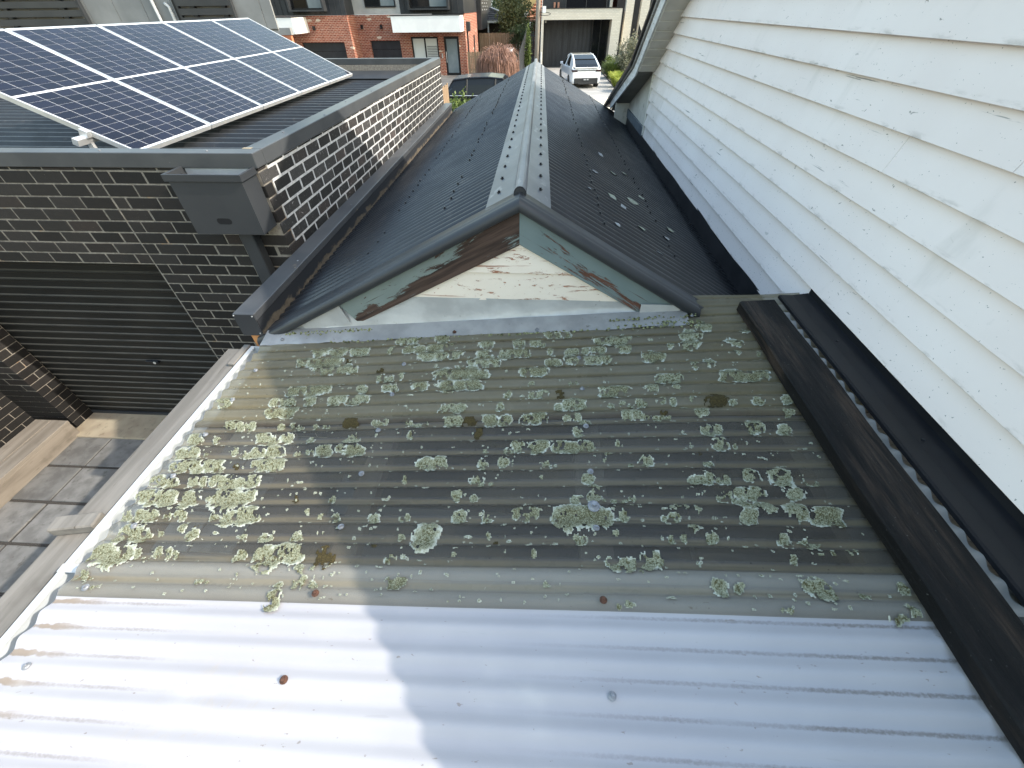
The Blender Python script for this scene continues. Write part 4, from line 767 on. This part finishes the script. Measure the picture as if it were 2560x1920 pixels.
for (xx, y) in ((-15.2, Y2), (-12.45, Y1), (-11.1, Y1)): O('wall_light', B().box(xx - .07, xx + .07, y - .12, y, 2.55, 2.76), 'black_metal', rt)
O('letter_slot', B().box(-7.1, -7.03, Y1 - .03, Y1, .95, 1.2), 'pale', rt)
O('rain_head', B().box(-5.335, -5.08, 36.9, 37.3, 2.35, 2.85), 'grey_metal', rt); O('downpipe', B().box(-5.335, -5.24, 37.03, 37.15, 0, 2.35), 'grey_metal', rt); O('downpipe', B().box(-5.335, -5.25, 40.5, 40.62, 0, 2.0), 'grey_metal', rt)
ub = O('upper_rear_wall', B().box(-9, -5.0, 43.5, 52, 2.2, 6.2), 'clad_dark', rt)
for q in range(3):
    for k in range(5): O('vent', B().box(-5.0, -4.97, 44.2 + 1.6 * q + .5 * (k % 2), 44.6 + 1.6 * q + .5 * (k % 2), 3.35 + .2 * k, 3.43 + .2 * k), 'render_grey', ub)
lp = thing('brick_pier', 'short orange brick pier with grey cap below the grey house', 'pier', (-13.5, 29, 0)); O('shaft', B().box(-14.1, -13.15, 27.0, 27.2, 0, 2.62), mat('orange_brick', (.42, .13, .06), (.5, .19, .1), 6, rough=.8), lp); O('cap', B().box(-14.2, -13.08, 26.97, 27.22, 2.62, 2.9), 'panel_grey', lp)

# dark tiled house, cream house and terracotta house further back
th = thing('tiled_house', 'low house with dark grey tiled hip roof beyond the paling fence', 'house', (-5.5, 52, 0))
hb = B(); E_ = [(-9.2, 48, 2.66), (-2.6, 48, 2.66), (-2.6, 58, 2.66), (-9.2, 58, 2.66)]; r1, r2 = (-5.9, 51.2, 3.72), (-5.9, 55, 3.72)
hb.add(E_ + [r1, r2], [(0, 1, 4), (1, 2, 5, 4), (2, 3, 5), (3, 0, 4, 5), (3, 2, 1, 0)]); rf_ = O('roof', hb, 'tile_dark', th)
for k in range(9):
    t0 = k / 9.; z = 2.67 + (3.72 - 2.66) * t0; y = 48 + 3.2 * t0; xa, xb = -9.2 + 3.3 * t0, -2.6 - 3.3 * t0
    O('tile_course', B().box(xa, xb, y - .03, y + .30, z + .005, z + .055), 'tile_dark', rf_)
O('hip_cap', B().tube([(-2.6, 48, 2.70), r1], .11, 6), 'tile_dark', rf_); O('skylight', B().box(-5.7, -5.45, 48.9, 50.3, 3.2, 3.3), 'render_white', rf_)
O('fascia', B().box(-9.2, -2.6, 47.95, 47.999, 2.50, 2.66), 'trim', th); O('wall', B().box(-8.8, -3.0, 49.5, 57.5, 0, 2.5), mat('shaded_porch_wall', (.045, .03, .022), (.07, .05, .04), 2), th)
for xx in (-5.0, -3.35, -3.0, -2.75): O('post', B().box(xx, xx + .12, 48.1, 48.25, 0, 2.5), 'trim', th)
ch = thing('cream_slat_house', 'distant cream house showing above the dark tiled roof', 'house', (-7.5, 70, 0)); O('wall', B().box(-13, -5.1, 66, 74, 0, 5.5), 'trim', ch)
for k in range(9): O('slat', B().box(-13, -5.9, 65.95, 65.999, 3.1 + .2 * k, 3.2 + .2 * k), 'render_white', ch)
O('roof', B().box(-13.3, -4.8, 65.7, 74.3, 5.5, 5.7), 'tile_dark', ch)
c2 = thing('beige_house', 'small beige house end far behind the trees', 'house', (-5, 80, 0)); O('wall', B().box(-7.6, -3.6, 76, 82, 0, 4.6), mat('beige_render', (.52, .42, .26), (.58, .48, .32), 2), c2); O('roof', B().box(-7.9, -3.3, 75.7, 82.3, 4.6, 4.8), 'tile_dark', c2)
tr_ = thing('terracotta_house', 'house with orange terracotta tiled roof behind the cream garage', 'house', (1.5, 55, 0))
rr = O('roof', B().add([(-1.9, 50, 2.5), (6.5, 50, 2.5), (6.5, 60, 6.0), (1.0, 60, 6.0)], [(0, 1, 2, 3)]), 'tile_red', tr_)
for k in range(16):
    t0 = k / 16.; O('tile_course', B().box(-1.9 + 2.9 * t0, 6.5, 50 + 10 * t0 - .05, 50 + 10 * t0 + .35, 2.5 + 3.5 * t0 + .01, 2.5 + 3.5 * t0 + .11), 'tile_red', rr)
O('wall', B().box(-1.2, 6, 50.8, 59, 0, 2.5), 'red_brick', tr_)

# cream brick garage opposite
cg = thing('cream_brick_garage', 'cream brick garage with dark recessed cladding and glass door', 'garage', (2.7, 42, 0))
O('lintel', B().box(-.17, 5.67, 40, 40.35, 2.82, 3.42), 'cream_brick', cg); O('pier', B().box(-.17, .02, 40, 42.5, -.03, 2.82), 'cream_brick', cg); O('pier', B().box(5.02, 5.67, 40, 42.5, -.03, 2.82), 'cream_brick', cg)
O('cap', B().box(-.2, 5.7, 39.97, 42.6, 3.42, 3.46), 'black_metal', cg); O('ceiling', B().box(.02, 5.02, 40.35, 42.5, 2.85, 2.95), 'black_metal', cg)
O('back_wall', B().box(.02, 3.75, 41.6, 41.7, -.03, 2.85), 'clad_dark', cg)
x = .06
while x < 3.7: O('cladding_board', B().box(x, x + .145, 41.575, 41.599, -.03, 2.84), mat('dark_vertical_board', (.017, .018, .022), (.03, .031, .036), 9, st=(1, 1, .1), rough=.6, rnd=.25) if 'dark_vertical_board' not in bpy.data.materials else bpy.data.materials['dark_vertical_board'], cg); x += .155
window(cg, 3.76, 5.0, -.03, 2.84, 41.3, 2, 'black_metal', 'glass', .06, 'glass_door'); O('camera_dome', B().box(.1, .22, 40.3, 40.42, 2.66, 2.78), 'pale', cg); O('step', B().box(3.7, 5.02, 40.3, 41.3, -.03, .06), 'clad_dark', cg)
O('upper_wall', B().box(-.1, 5.3, 43.2, 50, 3.2, 7), 'clad_dark', cg); O('balustrade', B().box(1.62, 4.6, 40.9, 40.93, 3.46, 4.0), 'glass', cg); O('rail', B().box(1.6, 4.62, 40.89, 40.94, 4.0, 4.05), 'alu', cg)
for xx in (1.62, 3.1, 4.58): O('rail_post', B().box(xx - .02, xx + .02, 40.88, 40.92, 3.46, 4.0), 'grey_metal', cg)
for (a, c) in ((5.05, 5.25),): O('upper_pier', B().box(a, c, 42.8, 43.19, 3.46, 7), 'cream_brick', cg)
for xx in (.75, 1.05): O('chimney_pot', B().box(xx, xx + .14, 43.0, 43.15, 3.46, 3.78), mat('clay_pot', (.4, .2, .13), rough=.8) if 'clay_pot' not in bpy.data.materials else bpy.data.materials['clay_pot'], cg)
ap = thing('dark_house_with_piers', 'dark walled house with tall cream piers right of the cream garage', 'house', (8, 45, 0))
O('wall', B().box(5.7, 14, 43.5, 52, -.03, 8), 'clad_dark', ap)
for (a, c) in ((6.05, 6.62), (7.15, 7.75), (8.4, 9.0)): O('pier', B().box(a, c, 41, 41.6, -.03, 8), 'cream_brick', ap)
O('side_screen', B().prism([(6.75, 38.5, -.03), (6.75, 38.5, 2.6), (7.5, 38.5, 1.3), (7.5, 38.5, -.03)], (0, .1, 0)), 'black_metal', ap)

# fences, gate, pole
def fence(name, lab, p0, p1, zt, step, wid, m, rail=True, z0=-.03, zt2=None):
    f_ = thing(name, lab, 'fence', ((p0[0] + p1[0]) / 2, (p0[1] + p1[1]) / 2, 0)); d = Vector((p1[0] - p0[0], p1[1] - p0[1], 0)); L = d.length; d.normalize(); nrm = Vector((-d.y, d.x, 0)); b = B(); k = 0
    while k * step < L:
        q = Vector((*p0, 0)) + d * (k * step); e = q + d * wid; h = zt + ((zt2 or zt) - zt) * k * step / L + .02 * math.sin(k * 2.3)
        b.hexa([(q.x, q.y, z0), (e.x, e.y, z0), (e.x + nrm.x * .02, e.y + nrm.y * .02, z0), (q.x + nrm.x * .02, q.y + nrm.y * .02, z0), (q.x, q.y, h), (e.x, e.y, h), (e.x + nrm.x * .02, e.y + nrm.y * .02, h), (q.x + nrm.x * .02, q.y + nrm.y * .02, h)]); k += 1
    stuff(O('palings', b, m, f_))
    if rail:
        for zz in (.35, zt - .25):
            O('rail', B().tube([(p0[0] + nrm.x * .06, p0[1] + nrm.y * .06, zz), (p1[0] + nrm.x * .06, p1[1] + nrm.y * .06, zz)], .035, 4), m, f_)
    return f_
fence('paling_fence', 'brown timber paling fence beside the red brick house', (-5.2, 35.7), (-.9, 35.7), 1.32, .11, .095, 'paling')
fence('rear_paling_fence', 'tall brown paling fence in front of the tiled house', (-5.3, 44.0), (-1.2, 44.0), 1.98, .12, .10, 'paling')
fence('slat_fence', 'black metal slat fence left of the utility pole', (-1.05, 37.5), (-.2, 37.5), 2.3, .16, .09, 'black_metal', True)
fence('side_fence', 'dark side fence receding behind the weeping tree', (-1.25, 27.5), (-1.15, 39.0), 1.75, .12, .115, 'clad_dark', True, -.03, 2.5)
fence('timber_side_fence', 'short timber fence end behind the garage corner', (-2.40, 11.9), (-2.40, 12.6), 2.2, .11, .1, 'paling', False)
up = thing('utility_pole', 'weathered timber utility pole beyond the ridge end', 'pole', (-.27, 25, 0))
O('post', B().tube([(-.30, 25, -.03), (-.25, 25, 4), (-.20, 25, 9)], [.115, .10, .085], 12), 'pole', up, smooth=True); O('conduit', B().tube([(-.08, 24.95, -.03), (-.07, 24.95, 2.0)], .045, 8), 'galv', up); O('cable', B().tube([(-.09, 24.97, 2.0), (-.06, 24.97, 9)], .018, 6), 'pale', up)
O('junction_box', B().box(-.06, .10, 24.9, 25.02, 3.38, 3.6), 'render_white', up); O('cable_loop', B().tube([(-.1 + .30 * math.sin(t) + .12, 24.93, 3.34 + .05 * math.cos(t)) for t in [R(30 * k) for k in range(13)]], .012, 5), 'plastic', up)
struct(O('footpath', B().box(.6, 9, 23.2, 26.4, -.028, .002), mat('sunlit_footpath_tone', (.50, .46, .36), (.58, .54, .44), 1.5, rough=.9)))  # pale yellowish tone puts the sunlit patch of driveway into the colour
gp = thing('garden_bed', 'dark mulch garden bed along the driveway', 'garden bed', (5.5, 32, 0)); O('mulch', B().box(4.36, 9, 26.5, 39.6, -.029, .03), 'soil', gp)

# ------------------------------------------------------------------ planting
def leaves(n, fn, size, up=.3):
    b = B()
    for _ in range(n):
        p, s = fn(); d = Vector((random.gauss(0, 1), random.gauss(0, 1), random.gauss(up, 1))).normalized(); e = d.cross(Vector((random.gauss(0, 1), random.gauss(0, 1), random.gauss(0, 1)))).normalized(); L = size * s * random.uniform(.6, 1.4); p = Vector(p)
        b.add([p, p + d * L * .5 + e * L * .28, p + d * L, p + d * L * .5 - e * L * .28], [(0, 1, 2, 3)])
    return b
def clumps(cx, cy, cz_, rx, ry, rz_, k):
    cs = []
    for _ in range(k):
        while True:
            v = Vector((random.uniform(-1, 1), random.uniform(-1, 1), random.uniform(-1, 1)))
            if v.length < 1: break
        cs.append((cx + v.x * rx, cy + v.y * ry, cz_ + v.z * rz_, random.uniform(.25, .5)))
    def fn():
        c = random.choice(cs); g = lambda: random.gauss(0, .45)
        return ((c[0] + g() * c[3] * rx, c[1] + g() * c[3] * ry, c[2] + g() * c[3] * rz_), 1)
    return fn
def bush(name, lab, c, r, n, size, m, k=40, cat='shrub', stems=6, group=None):
    t_ = thing(name, lab, cat, (c[0], c[1], 0), group); O('foliage', leaves(n, clumps(*c, *r, k), size), m, t_, fix=False)
    b = B()
    for _ in range(stems):
        a = random.uniform(0, 6.28); q = random.random() ** .5; b.tube([(c[0] + .06 * math.cos(a), c[1] + .06 * math.sin(a), 0), (c[0] + r[0] * .35 * q * math.cos(a), c[1] + r[1] * .35 * q * math.sin(a), c[2]), (c[0] + r[0] * .8 * q * math.cos(a), c[1] + r[1] * .8 * q * math.sin(a), c[2] + r[2] * .75)], [.03, .018, .006], 5)
    O('stem', b, 'bark', t_); return t_
bush('garden_bush', 'sunlit green bush between the garage end and black car', (-2.28, 14.2, .92), (.58, .6, .72), 3600, .085, 'leaf_green', 60)
bush('tall_tree', 'olive green tree rising behind the slat fence', (-2.35, 46, 3.1), (1.55, 1.6, 1.5), 7000, .16, 'leaf_olive', 90, 'tree', 9)
bush('dark_tree', 'dark green tree crown next to the olive tree', (-4.1, 60, 3.5), (2.0, 2, 1.1), 4200, .2, 'leaf_dark', 60, 'tree', 7)
bush('low_bush', 'dark bushy shrub below the olive tree', (-1.9, 43, 1.75), (.9, .8, .8), 3000, .11, 'leaf_dark', 40)
bush('cypress', 'narrow columnar cypress in front of the slat fence', (-.95, 33.6, 1.25), (.20, .2, 1.3), 3000, .08, 'leaf_green', 60, 'tree', 3)
bush('silver_shrub', 'tall silvery shrub beside the cream brick pier', (5.6, 34, 1.0), (.8, .8, 1.05), 4200, .11, 'leaf_silver', 60)
bush('green_shrub', 'green shrub at the foot of the cream pier', (4.95, 36.5, .45), (.7, .6, .5), 2200, .10, 'leaf_green', 30)
bush('pier_shrub', 'small dark shrub behind the silvery shrub', (6.3, 37.5, .6), (.7, .6, .7), 1800, .11, 'leaf_dark', 30)
def tuft(lab, x, y, r, n, h, m):
    t_ = thing('grass_tuft', lab, 'grass tuft', (x, y, 0), 'ornamental grass tufts along the driveway'); b = B()
    for _ in range(n):
        a = random.uniform(0, 6.28); q = r * random.random() ** .5; l = h * random.uniform(.6, 1.1); o_ = Vector((x + q * .45 * math.cos(a), y + q * .45 * math.sin(a), .02)); d = Vector((math.cos(a), math.sin(a), 0)); e = Vector((-d.y, d.x, 0)) * .014
        m1 = o_ + d * q * .5 + Vector((0, 0, l * .75)); m2 = o_ + d * q * 1.0 + Vector((0, 0, l)); b.add([o_ - e, o_ + e, m1 + e, m1 - e, m2], [(0, 1, 2, 3), (3, 2, 4)])
    O('blades', b, m, t_, fix=False)
tuft('lime grass tuft closest to the camera along the driveway', 4.75, 28.6, .55, 900, .6, 'leaf_lime')
tuft('second lime grass tuft from the camera along the driveway', 4.55, 30.2, .5, 800, .6, 'leaf_lime')
tuft('third lime grass tuft, beside the white car', 4.75, 31.9, .5, 800, .55, 'leaf_lime')
tuft('taller green grass tuft near the cream pier', 4.75, 34.2, .7, 1000, .85, 'leaf_green')
tuft('wide lime grass tuft furthest right in the garden bed', 5.7, 30.0, .6, 800, .45, 'leaf_lime')
bush('grey_groundcover', 'low grey green groundcover at the near end of the bed', (4.7, 27.5, .15), (.5, .6, .2), 900, .08, 'leaf_silver', 20)
wt = thing('weeping_tree', 'leafless weeping tree with reddish brown drooping twigs', 'tree', (-2.4, 27, 0)); O('trunk', B().tube([(-2.4, 27, 0), (-2.38, 27, 1.0), (-2.3, 27, 1.75)], [.08, .06, .04], 8), 'bark', wt)
b = B()
for _ in range(900):
    a = random.uniform(0, 6.28); rr_ = 1.12 * random.random() ** .5; top = 2.02 - .42 * (rr_ / 1.12) ** 2 + random.uniform(-.14, .12); lo = random.uniform(.1, .9); x0, y0 = -2.35, 27.0; ca, sa = math.cos(a), math.sin(a); k = random.uniform(.35, .6)
    if random.random() < .07: top += random.uniform(.1, .32)
    b.tube([(x0 + rr_ * k * ca, y0 + rr_ * k * sa, top - .05), (x0 + rr_ * .8 * ca, y0 + rr_ * .8 * sa, top + .06), (x0 + rr_ * ca, y0 + rr_ * sa, top - .12), (x0 + (rr_ + .05) * math.cos(a + .03), y0 + (rr_ + .05) * math.sin(a + .03), (top + lo) / 2), (x0 + (rr_ + .04) * math.cos(a + .1), y0 + (rr_ + .04) * math.sin(a + .1), lo)], [.012, .011, .009, .008, .005], 3, False)
O('twigs', b, 'twig', wt)

# ------------------------------------------------------------------ vehicles (built nose towards +X, then placed)
def wheel(par, x, y, r=.34, w_=.23, fm=None):
    s = 1 if y > 0 else -1; y0, y1 = y - s * w_ / 2, y + s * w_ / 2
    t_ = O('wheel', B().tube([(x, y0, r), (x, y1, r)], r, 22), 'tyre', par, bevel=.02, mw=fm); O('rim', B().tube([(x, y1 - s * .01, r), (x, y1 + s * .012, r)], r * .68, 16), 'rim', t_, mw=fm)
def car(name, lab, fm, paint, st_, roofm='glass', parts=None, group=None):
    t_ = thing(name, lab, 'car', fm.to_translation(), group)
    # st_: stations along x: (x, z_under, z_belt, half_width, z_roof, half_roof)
    rings = []
    for (x, zu, zb, hw, zr, hr) in st_:
        rings.append([(x, -hw * .90, zu), (x, -hw * .99, zu + .12), (x, -hw, zu + (zb - zu) * .55), (x, -hw * .965, zb - .03), (x, -hw * .90, zb), (x, hw * .90, zb), (x, hw * .965, zb - .03), (x, hw, zu + (zb - zu) * .55), (x, hw * .99, zu + .12), (x, hw * .90, zu)])
    O('body', B().loft(rings), paint, t_, smooth=False, bevel=.02, mw=fm)
    gr_ = [(x, zb, hw, zr, hr) for (x, zu, zb, hw, zr, hr) in st_ if zr > zb + .005]
    O('glasshouse', B().loft([[(x, -hw * .895, zb - .012), (x, -(hw * .895 + hr) / 2, zb + (zr - zb) * .55), (x, -hr, zr - .035), (x, hr, zr - .035), (x, (hw * .895 + hr) / 2, zb + (zr - zb) * .55), (x, hw * .895, zb - .012)] for (x, zb, hw, zr, hr) in gr_]), 'glass', t_, mw=fm)
    mid = [g for g in gr_ if g[3] > g[1] + .25]
    O('roof_panel', B().loft([[(x, -hr - .012, zr - .05), (x, -hr * .92, zr), (x, hr * .92, zr), (x, hr + .012, zr - .05)] for (x, zb, hw, zr, hr) in mid]), roofm, t_, mw=fm)
    for s in (-1, 1):
        O('roof_rail', B().tube([(x, s * (hr + .005), zr - .03) for (x, zb, hw, zr, hr) in gr_], .038, 6), paint, t_, mw=fm)
    for s in (-1, 1):
        for x in (st_[0][0] + .86, st_[-1][0] - .92): wheel(t_, x, s * (st_[3][3] - .10), fm=fm)
    if parts: parts(t_, fm)
    return t_
def face_box(t_, fm, n_, m, *a, bevel=.0): return O(n_, B().box(*a), m, t_, mw=fm, bevel=bevel)
def white_parts(t_, fm):
    face_box(t_, fm, 'bumper', 'plastic', -.045, .10, -.74, .74, .27, .56, bevel=.03); face_box(t_, fm, 'diffuser', 'plastic', -.055, .06, -.5, .5, .24, .33, bevel=.02)
    pl_ = face_box(t_, fm, 'number_plate', 'plate', -.060, -.046, -.2, .2, .43, .54)
    for a, c in ((-.15, -.06), (-.05, .0), (.04, .15)): O('plate_mark', B().box(-.063, -.0601, -c, -a, .455, .515), 'pale', pl_, mw=fm)
    for s in (-1, 1): face_box(t_, fm, 'tail_light', 'lamp_dark', -.018, .25, min(s * .56, s * .895), max(s * .56, s * .895), .86, .96, bevel=.012); face_box(t_, fm, 'mirror', 'car_white', 3.05, 3.25, min(s * .93, s * 1.10), max(s * .93, s * 1.10), 1.0, 1.14, bevel=.03)
    face_box(t_, fm, 'tailgate_strip', 'plastic', -.012, .1, -.56, .56, .905, .945); face_box(t_, fm, 'spoiler', 'car_white', -.04, .12, -.74, .74, 1.03, 1.075, bevel=.015)
    face_box(t_, fm, 'headliner', 'car_white', 1.55, 1.66, -.70, .70, 1.52, 1.60)
    for s in (-1, 1):
        O('quarter_panel', B().prism([(.06, s * .85, 1.0), (.95, s * .865, 1.04), (1.50, s * .665, 1.54), (1.15, s * .68, 1.50), (.36, s * .745, 1.235)], (0, s * .03, .012)), 'car_white', t_, mw=fm)
        O('pillar', B().tube([(2.45, s * .855, 1.02), (2.3, s * .66, 1.55)], .05, 6), 'car_white', t_, mw=fm); face_box(t_, fm, 'sill', 'plastic', .9, 3.9, min(s * .90, s * .945), max(s * .90, s * .945), .2, .34)
WS = [(0.0, .30, .96, .84, .96, .6), (.10, .26, 1.02, .90, 1.10, .74), (.35, .24, 1.05, .93, 1.235, .715), (.8, .2, 1.05, .95, 1.42, .67), (1.4, .2, 1.04, .955, 1.575, .635), (2.2, .2, 1.02, .955, 1.62, .625), (3.0, .2, 1.0, .95, 1.50, .62), (3.75, .2, .98, .94, 1.02, .62), (4.3, .24, .86, .90, .86, .5), (4.7, .28, .70, .80, .70, .4)]
wfm = T(2.60, 29.6, -.03) @ Matrix.Rotation(R(98), 4, 'Z') @ Matrix.Scale(.95, 4)
car('white_car', 'white fastback car parked on the driveway, rear to the camera', wfm, 'car_white', WS, 'glass', white_parts)
def suv_parts(t_, fm):
    for x in (.95, 2.15):
        for s in (-1, 1): O('pillar', B().tube([(x, s * .86, 1.15), (x + .05, s * .68, 1.70)], .05, 6), 'car_black', t_, mw=fm)
    for s in (-1, 1):
        O('chrome_strip', B().tube([(x, s * .925, 1.13) for x in (.25, 1.2, 2.4, 3.2)], .012, 5), 'alu', t_, mw=fm); O('door_line', B().tube([(2.16, s * .94, .5), (2.16, s * .92, 1.14)], .008, 4), 'plastic', t_, mw=fm)
        face_box(t_, fm, 'tail_light', 'lamp_red', -.02, .12, min(s * .6, s * .88), max(s * .6, s * .88), .9, 1.1); face_box(t_, fm, 'mirror', 'car_black', 2.95, 3.12, min(s * .92, s * 1.1), max(s * .92, s * 1.1), 1.12, 1.28, bevel=.03)
    face_box(t_, fm, 'number_plate', 'plate', -.03, -.012, -.2, .2, .6, .7)
SS = [(0, .38, 1.12, .86, 1.12, .6), (.08, .32, 1.16, .92, 1.25, .64), (.42, .28, 1.17, .94, 1.66, .68), (1.1, .26, 1.16, .95, 1.73, .70), (1.9, .26, 1.15, .95, 1.75, .70), (2.5, .26, 1.14, .95, 1.70, .69), (3.3, .26, 1.12, .94, 1.16, .66), (4.1, .28, 1.02, .92, 1.02, .5), (4.6, .34, .82, .84, .82, .4)]
car('black_suv', 'dark car seen side on behind the left slope of the black roof', T(-3.88, 20.3, -.03) @ Matrix.Scale(.94, 4), 'car_black', SS, 'car_black', suv_parts)
car('white_van', 'white vehicle mostly hidden behind the weeping tree', T(-2.5, 29.3, -.03) @ Matrix.Rotation(R(90), 4, 'Z') @ Matrix.Scale(1.04, 4), 'car_white', SS, 'car_white', None)
